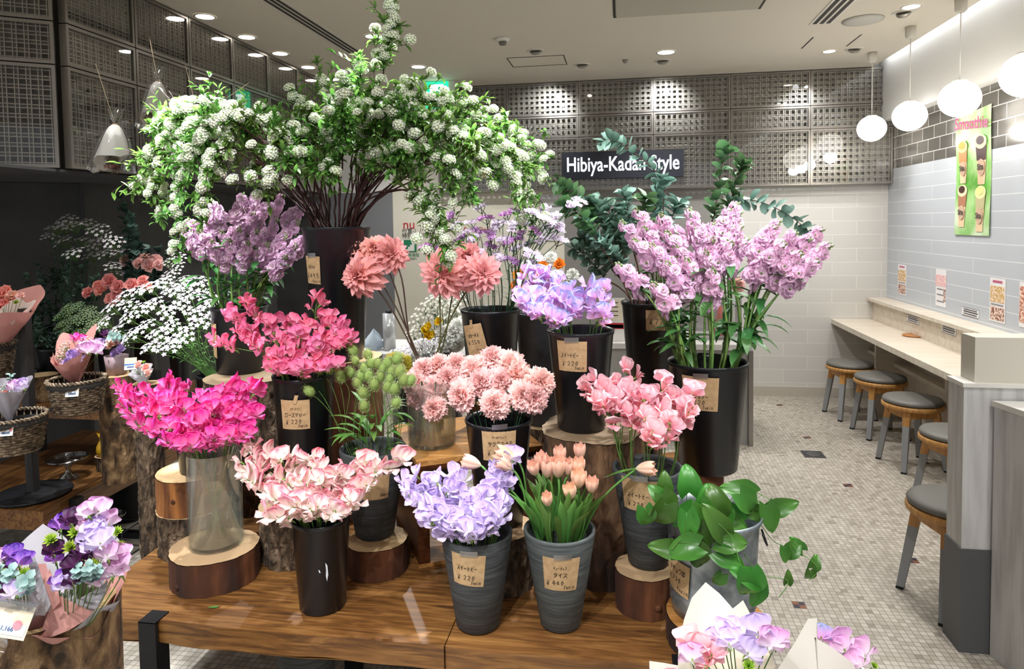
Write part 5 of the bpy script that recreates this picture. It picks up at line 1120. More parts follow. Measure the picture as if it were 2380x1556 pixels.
def basket(cx,cy,z0,h,r,label):
    t=thing('wicker_basket',label,'basket',(cx,cy,z0)); n=96; K=26
    b=MB(); rows=11; rb=r*.80
    for i in range(rows):
        u=i/(rows-1); rr=rb+(r*.98-rb)*u; z=z0+.006+u*h*.72
        b.tube([(cx+(rr+.0028*(1 if (k*K//n+i)%2 else -1)*abs(math.sin(pi*k*K/n)))*math.cos(2*pi*k/n),cy+(rr+.0028*(1 if (k*K//n+i)%2 else -1)*abs(math.sin(pi*k*K/n)))*math.sin(2*pi*k/n),z) for k in range(n+1)],h*.036,5,cap=False)
    for k in range(K):
        a=2*pi*(k+.5)/K; b.tube([(cx+rb*math.cos(a),cy+rb*math.sin(a),z0),(cx+r*.99*math.cos(a),cy+r*.99*math.sin(a),z0+h*.94)],.003,5)
    b.lathe([(.0001,z0),(rb,z0),(rb,z0+.006),(.0001,z0+.006)],(cx,cy,0),40); b.build('weave',M_wick,t)
    b=MB(); b.lathe([(r*1.0,z0+h*.74),(r*1.03,z0+h*.75),(r*1.05,z0+h*.93),(r*1.0,z0+h*.94)],(cx,cy,0),48,cap=False); b.build('band',M_band,t)
    b=MB()
    for s in (0,1): b.tube([(cx+(r*1.03+.006*math.sin(22*pi*k/n*2+s*pi))*math.cos(2*pi*k/n),cy+(r*1.03+.006*math.sin(22*pi*k/n*2+s*pi))*math.sin(2*pi*k/n),z0+h*.97+.006*math.cos(22*pi*k/n*2+s*pi)) for k in range(n+1)],.0045,5,cap=False)
    b.build('braided_rim',M_wick,t)
    b=MB(); b.lathe([(.0001,z0+h*.80),(r*.98,z0+h*.80),(r*.98,z0+h*.81),(.0001,z0+h*.82)],(cx,cy,0),40); b.build('liner',M_liner,t)
    return t
A_=aty(45,1000,2.42); Bc=aty(180,905,2.60); Cc=aty(-30,800,2.60)
BA=(A_.x-.02,A_.y,.735,.15,.112); BB=(Bc.x,Bc.y,.855,.145,.108); BC=(Cc.x,Cc.y,.99,.16,.10)
basket(*BA,'grey wicker basket nearest the camera at the left edge, holding a white-wrapped posy'); basket(*BB,'round grey wicker basket with the pink-wrapped bouquet, right of the stand pole'); basket(*BC,'wicker basket highest on the stand, cut by the left edge')
def card(loc,label,dirx=1,rot=.5,blue=False,red=False,s=1):
    t=thing('price_card',label,'price card',loc); Rm=(rz(rot)@rx(-.35)).to_3x3(); L=V(loc)
    def q(x0,x1,z0,z1,y,nm,m):
        b=MB(); b.poly([L+Rm@V((x*s,y,z*s)) for x,z in ((x0,z0),(x1,z0),(x1,z1),(x0,z1))]); b.poly([L+Rm@V((x*s,y+.0008,z*s)) for x,z in ((x0,z1),(x1,z1),(x1,z0),(x0,z0))]); return b.build(nm,m,t,smooth=False)
    q(-.028,.028,0,.062,0,'card',mat('card_cream','#d9cbaa',.7)); q(-.028,.028,.0,.026,-.001,'lower_band',mat('card_white','#e8eef4',.7))
    q(-.016,.016,.010,.018,-.002,'printed_price',mat('card_print','#5d6d8c',.7))
    if blue: q(-.028,.028,.024,.03,-.0022,'blue_stripe',mat('card_blue','#3b6fc0',.7))
    if red: q(.014,.024,.02,.03,-.0022,'red_dot',mat('card_red','#c8606a',.7))
    q(-.006,.006,-.012,.004,.0015,'clip',M_black)
    return t
c=aty(98,1000,BA[1]-.08); card((BA[0]+.062,BA[1]-.105,BA[2]+.095),'cream and white price card clipped to the nearest wicker basket',rot=.4,red=True,s=.9)
card((BB[0]+.062,BB[1]-.10,BB[2]+.09),'cream and white price card clipped to the pink bouquet basket',rot=.4,s=.9)
t=thing('basket_stand','black iron stand with round base disc, tall pole and arms to the baskets','display stand',(-2.65,2.642,.45))
b=MB(); b.lathe([(.0001,.45),(.152,.45),(.156,.458),(.15,.464),(.0001,.468)],(-2.65,2.642,0),48); b.build('base',M_black,t)
b=MB(); b.bb(-2.668,-2.632,2.624,2.66,.46,1.30); b.build('pole',mat('iron_grey','#3a3838',.6,.4),t,smooth=False)
for (x,y,z,h,r) in (BA,BB,BC):
    b=MB(); d=(V((x,y,0))-V((-2.65,2.642,0))); L=d.length; u=d/L; ang=math.atan2(u.y,u.x); b.box((-2.65+u.x*L/2,2.642+u.y*L/2,z-.006),(L,.025,.008),Matrix.Rotation(ang,3,'Z')); b.build('arm',M_black,t,smooth=False)
    b=MB(); b.lathe([(.0001,z-.008),(r*.6,z-.008),(r*.6,z-.001),(.0001,z-.001)],(x,y,0),24); b.build('tray',M_black,t)
# small goods on the lower slab
S14=log('small bark block under the mustard yellow vase',*( (lambda c:(c.x,c.y+.05))(onz(230,1100,.45)) ),.451,.52,.05,M_bark,M_end,41)
c=onz(230,1100,.45); b=MB(); b.lathe([(.0001,.524),(.036,.524),(.043,.545),(.04,.57),(.026,.60),(.026,.612),(.036,.64),(.034,.64),(.024,.612),(.0001,.60)],(c.x,c.y+.05,0),36); tag(b.build('yellow_vase',mat('mustard_glass','#b58a12',.25),loc=(c.x,c.y+.05,.524)),'small mustard yellow vase on a bark block on the lower rack slab','vase')
def cakestand(x,y,z,r,h,label):
    t=thing('cake_stand',label,'cake stand',(x,y,z)); b=MB(); b.lathe([(.0001,z+.002),(r*.5,z+.002),(r*.42,z+.015),(.014,z+.03),(.01,z+h*.5),(.018,z+h*.7),(.012,z+h*.85),(.03,z+h-.006)],(x,y,0),32,cap=False); b.build('foot',M_cglass,t)
    b=MB(); n=60; b.lathe([(.0001,z+h-.004),(r,z+h-.004),(r,z+h),(.0001,z+h)],(x,y,0),n); b.tube([(x+(r+.004*abs(math.sin(k*pi*.5)))*math.cos(2*pi*k/n),y+(r+.004*abs(math.sin(k*pi*.5)))*math.sin(2*pi*k/n),z+h) for k in range(n+1)],.004,5,cap=False); b.build('plate',M_cglass,t)
M_cglass=thin_glass('pressed_glass',(.8,.8,.78),.1,.25,.8,.85)
c=onz(148,1118,.45); cakestand(c.x,c.y+.03,.45,.085,.10,'pressed glass cake stand on the lower rack slab')
c=onz(252,1200,.12); cakestand(c.x,c.y,.001,.075,.12,'low beaded glass stand on the floor beside the black bucket')
c=onz(275,1050,.45); t=thing('tassel_bottle','tiny dark bottle with hanging tassel beside the yellow vase','bottle',(c.x,c.y+.02,.451))
b=MB(); b.lathe([(.0001,.451),(.018,.453),(.016,.47),(.008,.49),(.008,.505)],(c.x,c.y+.02,0),20); b.build('body',L_dk,t); b=MB(); b.lathe([(.0001,.505),(.009,.505),(.009,.511),(.0001,.512)],(c.x,c.y+.02,0),14); b.build('cap',mat('brass','#c9a650',.3,.9),t)
c=onz(300,1062,.45); t=thing('wooden_block','rough pale bark slab standing on the rack behind the small bottle','wood block',(c.x,c.y+.1,.45)); b=MB(); b.box((c.x-.02,c.y+.12,.545),(.22,.12,.18),Matrix.Rotation(.2,3,'Z')); b.build('bark_face',M_barkl,t,smooth=False)
FB=bucket('black bucket on the floor under the rack',-2.80,3.42,0,.26,.10,.125,M_bkt,'tall')
c=onz(280,1285,0); t=thing('wire_cube','small open wire cube frame standing on the floor','wire frame',(c.x,c.y,0)); b=MB(); s=.075
P8=[V((c.x+i*s,c.y+j*s,.004+k*s*2)) for i in (-1,1) for j in (-1,1) for k in (0,.9)]
for i in range(8):
    for j in range(i+1,8):
        if sum(abs(P8[i][q]-P8[j][q])>1e-5 for q in range(3))==1: b.tube([P8[i],P8[j]],.003,4)
b.build('frame',M_black,t)
# ---------------------------------------------------------------- background greenery on the upper slab
def leafy(bk,pts,label,group,lm,me=None,sz=1,nl=26,facing=(0,-.4,.8),stem=L_dk,ls=(.03,.03),shape='oval',name='eucalyptus_spray',cat='flower'):
    for x,y in pts:
        p=aty(x,y,bk.y+U(-.14,.10)); pth=stem_curve(bk,p,.4); t=thing(name,label,cat,pth[0],group); N=len(pth)
        b=MB(); b.tube(pth,.0018,4); b.build('stem',stem,t)
        b=MB()
        for k in range(nl):
            g=(N-1)*(.35+.62*R_.random()); i=int(min(N-2,g)); q=pth[i].lerp(pth[i+1],g-i); leaf_on(b,q,rv(1)+V((0,-.2,.3)),ls[0]*U(.7,1.2)*sz,ls[1]*U(.7,1.2)*sz,U(-.4,.2),shape,nu=3,nv=2)
        b.build('leaves',lm,t)
        if me: inst('flower_head',R_.choice(me),t,face(p,V(facing)+rv(.3),(0,.1,1),sz*U(.9,1.2),U(0,6)))
def bk2(label,pxx,rimy,Y,z0,rb,rt,m=M_bkt): p=aty(pxx,rimy,Y); return bucket(label,p.x,Y,z0,p.z,rb,rt,m)
E1=bk2('black bucket of small-leaved eucalyptus at the far left on the upper slab',140,805,3.30,.768,.085,.11)
E2=bk2('black bucket of pale pink roses behind the left phlox',325,690,3.42,.768,.075,.095)
E3=bk2('black bucket of coral spray roses on the upper slab',268,765,3.12,.768,.07,.09)
E4=bk2('brown pot of green lace flowers on the upper slab',180,812,3.03,.768,.06,.075,mat('brown_pot','#4b2e1e',.6))
grid=[(60,690),(90,640),(120,620),(40,730),(150,610),(110,700),(150,680),(190,660),(140,730),(180,740),(215,690),(240,720),(90,760),(200,610),(55,640),(165,575),(230,640),(210,770),(130,780),(75,600)]
leafy(E1,grid,'small-leaved grey eucalyptus stem at the dark left wall','grey eucalyptus stems at the left wall',leafmat('dusty_eucalyptus','#3f5a4e','#6a8878',.7,.1,.3,.02),nl=46,ls=(.036,.034),cat='branch')
UMW=[umbel(s+20,petal_mat('waxflower%d'%s,'#e6dde2','#f2edf0',trans=.2,var=.05),16,.034,.0075) for s in (1,2)]
leafy(E1,[(115,550),(150,530),(175,525),(200,520),(225,535),(245,550),(265,565),(280,590),(150,560),(190,560),(220,570),(245,590),(265,620),(270,640),(170,590),(155,515),(215,595),(130,530)],'waxflower stem with tiny pinkish white flowers at the dark left wall','waxflower stems at the left wall',L_dk,UMW,1.5,12,ls=(.02,.006),shape='leaf',name='waxflower')
leafy(E2,[(275,450),(280,500),(300,490),(310,540),(330,560),(350,570),(380,570),(400,585),(290,560),(260,550)],'dark tall eucalyptus stem behind the pale pink roses','dark eucalyptus stems behind the roses',leafmat('deep_eucalyptus','#24403a','#46645c',.7,.1),nl=30,ls=(.045,.04),cat='branch')
def rose_mesh(seed,m,n=7):
    rr=random.Random(seed); b=MB()
    for k in range(18):
        f=k/17; e=.35+1.1*f; b.petal(Matrix.Translation((0,0,.002+.004*f))@rz(k*2.4)@rx(e),.030*(1-.35*f),.034*(1-.5*f),cup=.5,curl=.5-1.1*(1-f)*.9,nu=4,nv=4,ruf=.001)
    return b.mesh('rose_head',[m,L_cal])
M_ros=petal_mat('rose_pale_pink','#fbc8bc','#fbd2cc',trans=.25,var=.05); M_ros2=petal_mat('rose_coral','#f2968c','#fbb6ae',trans=.2,var=.1); M_lis=petal_mat('lisianthus_mauve','#e4d6f4','#b79ad6',trans=.2,var=.08); M_pch=petal_mat('rose_peach','#fbc0a0','#fbd3c0',trans=.2,var=.06)
ROS=[rose_mesh(1,M_ros)]; ROS2=[rose_mesh(2,M_ros2)]; LIS=[rose_mesh(3,M_lis)]; PCH=[rose_mesh(4,M_pch)]
for x,y,s in [(295,608,1),(318,603,1),(340,605,1.1),(362,608,1.1),(350,620,1.2),(325,615,1),(372,618,1)]:
    simple_stem(E2,aty(x,y,E2.y-.1+(620-y)*.004),ROS[0],'pale pink rose in the cluster behind the left phlox','pale pink roses at the left',V((.1,-.9,.5)),s*1.35,'rose',leaves=2)
for x,y,s in [(208,682,.8),(238,676,.9),(258,655,1),(278,668,1),(275,690,.9),(310,665,1),(345,668,.8),(262,697,.9),(230,665,.7),(335,655,.8)]:
    simple_stem(E3,aty(x,y,E3.y-.06),ROS2[0],'coral spray rose above the white phlox at the left','coral spray roses at the left',V((.1,-.9,.4)),s*1.5,'rose',leaves=2)
M_lace=petal_mat('lace_green','#7fa070','#b4cc9e',trans=.2,var=.1); LACE=[umbel(s+30,M_lace,34,.038,.0055) for s in (1,2)]
for x,y in [(135,735),(155,715),(180,712),(205,722),(225,738),(140,755),(165,745),(190,745),(215,760),(150,770),(180,775),(205,775),(160,728),(195,730),(228,755)]:
    simple_stem(E4,aty(x,y,E4.y+.03-.1*(y-710)/65),R_.choice(LACE),'pale green lace flower head in the brown pot','green lace flowers in the brown pot',V(((x-180)/100,-.6,.8)),U(.9,1.2),'lace_flower','flower_head',.0013,L_stem,.5,0,leaves=1)
leafy(bk2('black bucket of tiny white-flowered foliage behind the mauve stock',415,700,3.4,.768,.05,.07),[(395,640),(410,620),(425,650),(400,670),(440,660),(390,610),(415,600)],'tiny white-flowered sprig behind the mauve stock','white sprigs behind the mauve stock',L_dk,UMW,1.2,14,ls=(.02,.008),shape='leaf',name='filler_flower')
S15=log('bark stump on the upper slab behind the basket stand',-2.98,3.05,.768,.90,.075,M_barkl,M_endl,43)
# ---------------------------------------------------------------- bouquets
def paper(name,nm,loc,ax,L,R0,R1,m,t,back=None,peak=.35,pk=3,ph=0,th0=0,th1=2*pi,cut=.45,crumple=.006,ex=.85):
    # cone of paper around axis ax; tall on the side "back"
    M=face(loc,ax,back if back is not None else (0,1,.2)); b=MB(); rr=random.Random(int(ph*100)+7)
    def fn(i,j):
        a=th0+(th1-th0)*j; f=.5+.5*math.sin(a)      # sin(a)=1 -> local +Y (back)
        h=L*((1-cut)+cut*f)*(1+peak*(abs((a*pk/(2*pi)+ph)%1*2-1)-.5)); u=i
        r=R0+(R1-R0)*u**ex*(h/L)**.4; r+=crumple*math.sin(a*7+ph*9+u*4)*u
        return M@V((r*math.cos(a),r*math.sin(a),h*u))
    b.grid(fn,10,60 if th1-th0>6 else 30); return b.build(nm,m,t)
def pmat(name,c,trans=.25): return petal_mat(name,c,c,trans=trans,var=.0,rough=.6,hue=0)
P_pink=pmat('dusty_pink_paper','#d59a92',.15); P_grey=pmat('lilac_grey_paper','#b9b6bd',.2); P_white=pmat('ivory_paper','#f1ece2',.3); P_cream=pmat('cream_tissue','#f3ead6',.3); P_plum=pmat('plum_tissue','#5a3b50',.2)
GYP=[umbel(s+40,petal_mat('gypsophila%d'%s,'#f0f0ee','#f6f6f4',trans=.2,var=.03),16,.03,.0035) for s in (1,)]
EUCS=None
def euc_sprig(seed,lm):
    rr=random.Random(seed); b=MB(); b.tube([(0,0,-.03),(0,0,.03),(.004,0,.07)],.0012,4,mi=1)
    for k in range(6):
        for s in (-1,1): leaf_on(b,V((0,0,-.01+.015*k)),V((s*math.cos(k*1.5),s*math.sin(k*1.5),.4)),.026,.024,-.2,'oval',nu=3,nv=3)
    return b.mesh('eucalyptus_sprig',[lm,L_stem])
EUCS=[euc_sprig(1,leafmat('silver_eucalyptus','#7fa3a0','#a8c6c2',.6,.15,.1,.01))]
b=MB()
for k in range(30): a=k*2.4; b.petal(rz(a)@rx(.3+1.1*(k/30)),.013,.005,nu=2,nv=2,shape='leaf')
GRN=[b.mesh('green_floret',[leafmat('lime_floret','#7fae2e','#b6d64e',.5,.3)])]
KIND={'rose':ROS,'coral':ROS2,'lis':LIS,'peach':PCH,'gyp':GYP,'euc':EUCS,'grn':GRN}
for k_ in PEA: KIND['pea_'+k_]=PEA[k_]
PNM={'rose':'rose_head','coral':'rose_head','lis':'lisianthus_head','peach':'rose_head','gyp':'gypsophila_spray','euc':'eucalyptus_sprig','grn':'green_floret'}
def bouquet(label,base,fl,Y,papers,bare=False):
    t=thing('bouquet',label,'bouquet',base); B=V(base)
    for (nm,ax,L,R0,R1,m,kw) in papers: paper('x',nm,B,ax,L,R0,R1,m,t,**kw)
    b=MB()
    for (k,x,y,dy,s) in fl:
        p=aty(x,y,Y+dy); d=(p-B).normalized(); f=(d*.5+V((0,-.9,.25))+rv(.35)).normalized()
        if k in('grn','gyp'): f=(d+V((0,-.6,.2))).normalized()
        inst(PNM.get(k,'sweet_pea_blossom'),R_.choice(KIND[k]),t,face(p,f if k!='euc' else d+rv(.3),V((0,0,1))+rv(.3),s,U(-.3,.3)))
        b.tube(bez(B+V((U(-.008,.008),U(-.008,.008),.02)),B.lerp(p,.4)+V((0,.01,0)),B.lerp(p,.75)+V((0,.015,0)),p-f*.006,6),.0012,4)
    b.build('stems',L_stem,t); return t
# pink-wrapped bouquet in the right wicker basket
bb_=aty(175,893,BB[1]); bb_.z=BB[2]+BB[3]*.83
bouquet('dusty pink wrapped bouquet of lavender flowers standing in the round wicker basket',bb_,
 [('lis',165,845,-.05,1.1),('lis',180,830,-.04,1),('lis',168,825,0,.9),('pea_lilacpink',205,820,-.03,1.3),('pea_lilacpink',215,812,0,1.3),('pea_lilacpink',195,815,-.02,1.3),('pea_lavender',150,850,-.03,1.2),('gyp',145,820,-.02,1.3),('gyp',138,835,-.02,1.1),('gyp',200,795,0,1.1),('pea_magenta',170,790,.02,1),('pea_magenta',185,795,.02,1),('gyp',150,805,0,1.2),('pea_lilacpink',225,822,0,1.2),('pea_lavender',178,842,-.05,1.1)],BB[1],
 [('wrapping_paper',(-.05,0,1),.22,.012,.095,P_pink,dict(peak=.35,pk=4,ph=.3,cut=.5)),('front_fold',(.12,-.25,1),.155,.012,.075,P_pink,dict(th0=-2.9,th1=-.3,peak=.4,pk=2,ph=.1,cut=.1))])
ba_=aty(22,985,BA[1]); ba_.z=BA[2]+BA[3]*.83
bouquet('small white-paper posy of pink and lavender flowers in the nearest wicker basket',ba_,
 [('rose',5,925,-.02,.9),('coral',15,920,-.01,.8),('pea_lilacpink',35,905,0,1.2),('pea_lavender',55,905,0,1.2),('pea_lavender',45,898,.02,1.1),('euc',25,900,.02,.8),('gyp',10,900,0,1)],BA[1],
 [('wrapping_paper',(.05,0,1),.17,.008,.075,P_grey,dict(peak=.2,pk=3,ph=.6,cut=.25))])
bc_=aty(-5,800,BC[1]); bc_.z=BC[2]+BC[3]*.83
bouquet('pink and white wrapped bouquet with coral flowers at the left edge',bc_,
 [('coral',8,690,0,1.5),('coral',20,700,0,1.3),('coral',5,715,-.03,1.4),('peach',30,690,0,1),('grn',38,705,0,1.2),('rose',50,690,0,.7),('coral',15,680,.02,1.2)],BC[1],
 [('wrapping_paper',(.22,0,1),.26,.012,.14,P_pink,dict(peak=.25,pk=3,ph=.4,cut=.35)),('inner_paper',(.24,-.02,1),.235,.012,.11,P_white,dict(peak=.3,pk=3,ph=.8,cut=.35))])
# boxed arrangement
c=aty(272,870,2.86); SX=log('low bark stump under the ribboned flower box',c.x,c.y,.451,c.z-.002,.085,M_barkl,M_endl,44)
t=thing('flower_box','mauve boxed arrangement of peach and lilac flowers tied with a grey ribbon','flower arrangement',c)
b=MB(); b.lathe([(.0001,c.z),(.042,c.z),(.052,c.z+.09),(.05,c.z+.09),(.04,c.z+.01),(.0001,c.z+.01)],c*1-V((0,0,c.z)),24); b.build('box',pmat('mauve_box','#9a8489',.0),t)
for k in range(4): b=MB(); b.petal(Matrix.Translation(c+V((0,-.055,.075)))@rz(0)@ry(k*pi/2+.5)@rx(-.3),.05,.035,cup=.3,curl=.6); b.build('ribbon_loop',pmat('grey_ribbon','#8d8589',.1),t)
for (k,x,y,s) in [('peach',262,800,1.1),('lis',245,800,1),('lis',285,812,1),('pea_plum',245,782,1),('rose',275,795,.8),('pea_lilacpink',250,810,1),('lis',270,822,.9),('gyp',290,800,1),('euc',280,785,1),('pea_lavender',230,805,1.1)]:
    inst(PNM.get(k,'sweet_pea_blossom'),R_.choice(KIND[k]),t,face(aty(x,y,2.84),(0,-1,.3),V((0,0,1))+rv(.3),s))
card(tuple(aty(303,860,2.78)),'price card with a blue stripe above the small peach posy',rot=.5,blue=True,s=.9)
c=aty(335,893,2.70); D4=log('hidden stump under the small peach posy',c.x,c.y+.02,.0,c.z-.002,.06,M_bark,M_end,45)
bouquet('tiny posy of peach and white flowers in grey paper above the magenta sweet peas',c+V((0,0,0)),[('rose',325,850,0,.8),('coral',342,858,0,.8),('gyp',315,862,0,1),('rose',345,868,-.02,.7),('grn',335,843,0,.7)],2.70,[('wrapping_paper',(-.05,-.2,1),.075,.006,.05,P_grey,dict(peak=.2,ph=.2,cut=.3))])
# paper sheets
def sheetp(t,nm,m,pts,Yt,Yb,bow=.03,fold=.0,cpt=None):
    # a folded paper sheet: outline points at real depths, bowed about its middle
    xs=[p[0] for p in pts]; ysn=[p[1] for p in pts]; x0,x1=min(xs),max(xs); y0,y1=min(ysn),max(ysn)
    cx_,cy_=cpt or ((x0+x1)/2,y1-.25*(y1-y0))
    def dep(x,y): u=(x-x0)/(x1-x0)*2-1; v=(y-y0)/(y1-y0); return Yt+(Yb-Yt)*v-bow*(u*u)+bow+fold*abs(u-.1)
    P=[]
    for k in range(len(pts)):
        a=pts[k]; c=pts[(k+1)%len(pts)]
        for q in range(6): P.append((a[0]+(c[0]-a[0])*q/6,a[1]+(c[1]-a[1])*q/6))
    b=MB(); n=len(P)
    b.grid(lambda i,j:(lambda p,r:aty(cx_+(p[0]-cx_)*r,cy_+(p[1]-cy_)*r,dep(cx_+(p[0]-cx_)*r,cy_+(p[1]-cy_)*r)))(P[int(round(j*n))%n],i),8,n,close=False); return b.build(nm,m,t)
# ---------------------------------------------------------------- front left trunk vase with two bouquets
TV=(-1.305,1.325)
t=thing('trunk_vase','hollow bark trunk vase at the lower left corner holding wrapped bouquets','vase',(TV[0],TV[1],0))
rr_=random.Random(3)
def tr(a,u): return .143*(1+.03*math.sin(2*a+1)+.02*math.sin(5*a+u*3)+.012*math.sin(13*a+2*u))
b=MB(); b.grid(lambda i,j:(TV[0]+tr(2*pi*j,i)*math.cos(2*pi*j),TV[1]+tr(2*pi*j,i)*math.sin(2*pi*j),.002+.80*i),26,80,close=True); b.build('bark',M_barkl,t)
b=MB(); b.grid(lambda i,j:(TV[0]+(tr(2*pi*j,1)-.019*i)*math.cos(2*pi*j),TV[1]+(tr(2*pi*j,1)-.019*i)*math.sin(2*pi*j),.802+.002*math.sin(9*j*pi)),2,80,close=True); b.build('rim',M_endl,t)
b=MB(); b.grid(lambda i,j:(TV[0]+(tr(2*pi*j,1)-.019)*math.cos(2*pi*j),TV[1]+(tr(2*pi*j,1)-.019)*math.sin(2*pi*j),.802-.2*i),3,60,close=True); b.lathe([(.0001,.60),(.127,.602)],(TV[0],TV[1],0),40,cap=False); b.build('hollow',M_barkd,t)
base=V((TV[0]+.03,TV[1],.64))
tb=bouquet('large sweet pea bouquet in dusty pink paper, right one in the trunk vase',base,
 [('pea_purple',140,1230,0,.95),('pea_plum',165,1218,0,1.0),('pea_purple',160,1215,.02,.8),('pea_lilacpink',205,1200,0,.9),('pea_lilacpink',228,1195,.02,1.0),('pea_lavender',225,1235,0,.9),('pea_lilacpink',255,1225,.02,1.0),('pea_lavender',210,1255,-.02,1),('pea_lavender',235,1270,-.03,1.1),('pea_lavender',200,1270,-.02,.9),('pea_lilacpink',250,1300,-.03,1.05),('pea_lilacpink',275,1305,0,1.0),('pea_lilacpink',280,1335,-.02,1.1),('pea_lilacpink',262,1340,-.03,.9),('pea_plum',190,1300,-.04,1.0),('pea_plum',178,1320,-.05,.9),('pea_plum',125,1290,0,.9),('pea_purple',128,1305,0,.8),('pea_purple',140,1365,-.05,1.0),('pea_lavender',150,1370,-.06,.9),('pea_plum',170,1360,-.06,.8),('pea_lilacpink',215,1360,-.04,.8),('pea_lilacpink',192,1238,0,.7),
  ('grn',175,1240,0,1.3),('grn',120,1258,0,1.4),('grn',272,1238,.02,1.1),('grn',280,1270,.02,1.0),('grn',215,1315,-.04,1.4),('grn',165,1275,-.02,1.4),('grn',230,1220,.03,1),('euc',205,1340,-.05,.6),('euc',185,1350,-.05,.6),('euc',220,1345,-.04,.5),('pea_lavender',240,1285,-.02,1),('pea_lavender',215,1290,-.03,.9)],1.24,
 [('grey_paper',(.15,0,1),.235,.012,.115,P_grey,dict(peak=.4,pk=3,ph=.25,cut=.45)),('pink_paper',(.12,-.06,1),.20,.016,.118,P_pink,dict(peak=.5,pk=3,ph=.62,cut=.30,crumple=.004))])
base=V((TV[0]-.045,TV[1]-.03,.66))
tb2=bouquet('smaller purple bouquet in lilac grey paper at the left edge of the trunk vase',base,
 [('pea_purple',30,1300,0,.9),('pea_purple',45,1315,-.02,.9),('pea_plum',20,1320,0,.9),('pea_lilacpink',5,1310,0,.9),('euc',5,1345,-.02,.7),('euc',20,1360,-.03,.7),('grn',45,1350,-.02,1.4),('grn',58,1335,-.02,1.2),('euc',55,1370,-.03,.8),('pea_plum',5,1380,-.04,.8),('grn',12,1335,0,1.2),('pea_lavender',35,1385,-.05,.9)],1.20,
 [('grey_paper',(.02,0,1),.25,.012,.105,P_grey,dict(peak=.3,pk=3,ph=.1,cut=.35)),('pink_paper',(.1,.05,1),.21,.014,.11,P_pink,dict(peak=.35,pk=4,ph=.4,cut=.4))])
sheetp(tb,'grey_front_paper',P_grey,[(170,1400),(215,1375),(252,1350),(240,1395),(218,1424),(195,1440),(165,1450)],1.255,1.235,.01,cpt=(205,1410))
sheetp(tb,'pink_front_paper',P_pink,[(92,1480),(108,1435),(134,1383),(172,1402),(216,1424),(195,1445),(160,1466),(120,1482)],1.235,1.215,.012,cpt=(150,1440))
sheetp(tb,'grey_back_paper',P_grey,[(100,1285),(112,1272),(140,1280),(175,1330),(180,1400),(140,1400),(112,1330)],1.31,1.28,.01)
sheetp(tb2,'lilac_grey_side_paper',P_grey,[(72,1277),(80,1290),(100,1350),(118,1405),(104,1432),(78,1430),(62,1390),(66,1330)],1.22,1.19,.01)
sheetp(tb2,'pink_side_paper',P_pink,[(98,1352),(115,1322),(135,1370),(140,1400),(122,1420),(112,1392)],1.25,1.23,.004)
p=aty(28,1470,1.14); t=thing('price_clip','clear acrylic clip holding a cream price card with a pink dot on the trunk rim','price card',p)
Rm=(rz(.25)@rx(-.45)@ry(.2)).to_3x3()
def q_(x0,x1,z0,z1,y,nm,m,par=t):
    b=MB(); b.poly([p+Rm@V((x,y,z)) for x,z in ((x0,z0),(x1,z0),(x1,z1),(x0,z1))]); b.poly([p+Rm@V((x,y+.0008,z)) for x,z in ((x0,z1),(x1,z1),(x1,z0),(x0,z0))]); return b.build(nm,m,par,smooth=False)
q_(-.045,.028,-.012,.048,0,'card',mat('clip_card','#ece0c6',.6)); q_(-.043,.024,-.006,.014,-.001,'lower_band',mat('clip_blue','#d9e8f6',.6))
b=MB(); 
for pl in strokes('1166'.replace('1','0') if 0 else '220',-.04,.001,.011,.6): pass
o=text_obj('lettering','1,166',.012,p+Rm@V((-.018,-.002,.001)),(0,0,0),mat('clip_text','#4a5a8a',.6),t,.0002)
o.matrix_basis=Matrix.Translation(p+Rm@V((-.012,-.002,.001))-WL(t))@Rm.to_4x4()@rx(pi/2)
b=MB(); b.poly([p+Rm@V((.006+.009*math.cos(k*pi/10),-.002,.013+.009*math.sin(k*pi/10))) for k in range(20)]); b.build('pink_dot',mat('clip_dot','#e5909c',.6),t,smooth=False)
M_acr=thin_glass('clear_acrylic',(.97,.97,.98),.05,.18,.8,.97)
b=MB(); b.box(p+Rm@V((-.01,-.003,.047)),(.085,.006,.014),Rm); b.box(p+Rm@V((-.01,.004,.051)),(.085,.006,.010),Rm); b.build('clip',M_acr,t,smooth=False)
b=MB(); b.grid(lambda i,j:p+Rm@V((-.024+.018*j,.002+.012*math.sin(i*pi),-.012-.035*i)),6,2); b.build('stem',M_acr,t)
# ---------------------------------------------------------------- front right cream bouquets
b=MB(); 
t=thing('flower_bucket','grey bucket below the cream paper bouquets, out at the lower right','bucket',(.30,1.40,0)); b.lathe([(.0001,.0),(.12,0),(.15,.60),(.148,.60),(.117,.01),(.0001,.01)],(.30,1.40,0),40); b.build('body',M_gbk,t)
base=V((.235,1.41,.60))
t=bouquet('cream paper bouquet of pink and lavender sweet peas at the lower right',base,
 [('pea_palepink',1605,1500,0,1.05),('pea_palepink',1622,1512,-.01,1.0),('pea_palepink',1652,1528,-.02,1.0),('pea_lavender',1680,1485,0,1.0),('pea_lavender',1695,1505,-.02,1.0),('pea_lavender',1735,1525,-.02,1.1),('pea_lavender',1765,1478,0,1.15),('pea_lilacpink',1785,1505,-.02,1.1),('pea_lilacpink',1610,1540,-.03,1.0),('pea_lavender',1702,1468,.01,.8),('grn',1740,1550,-.02,1.2),('pea_lavender',1665,1500,0,.9),('pea_lilacpink',1805,1500,.0,.9),('pea_palepink',1640,1550,-.02,1)],1.34,[])
sheetp(t,'outer_paper',P_white,[(1573,1640),(1577,1500),(1590,1440),(1608,1390),(1640,1354),(1672,1380),(1702,1414),(1760,1470),(1815,1640)],1.50,1.40,.05)
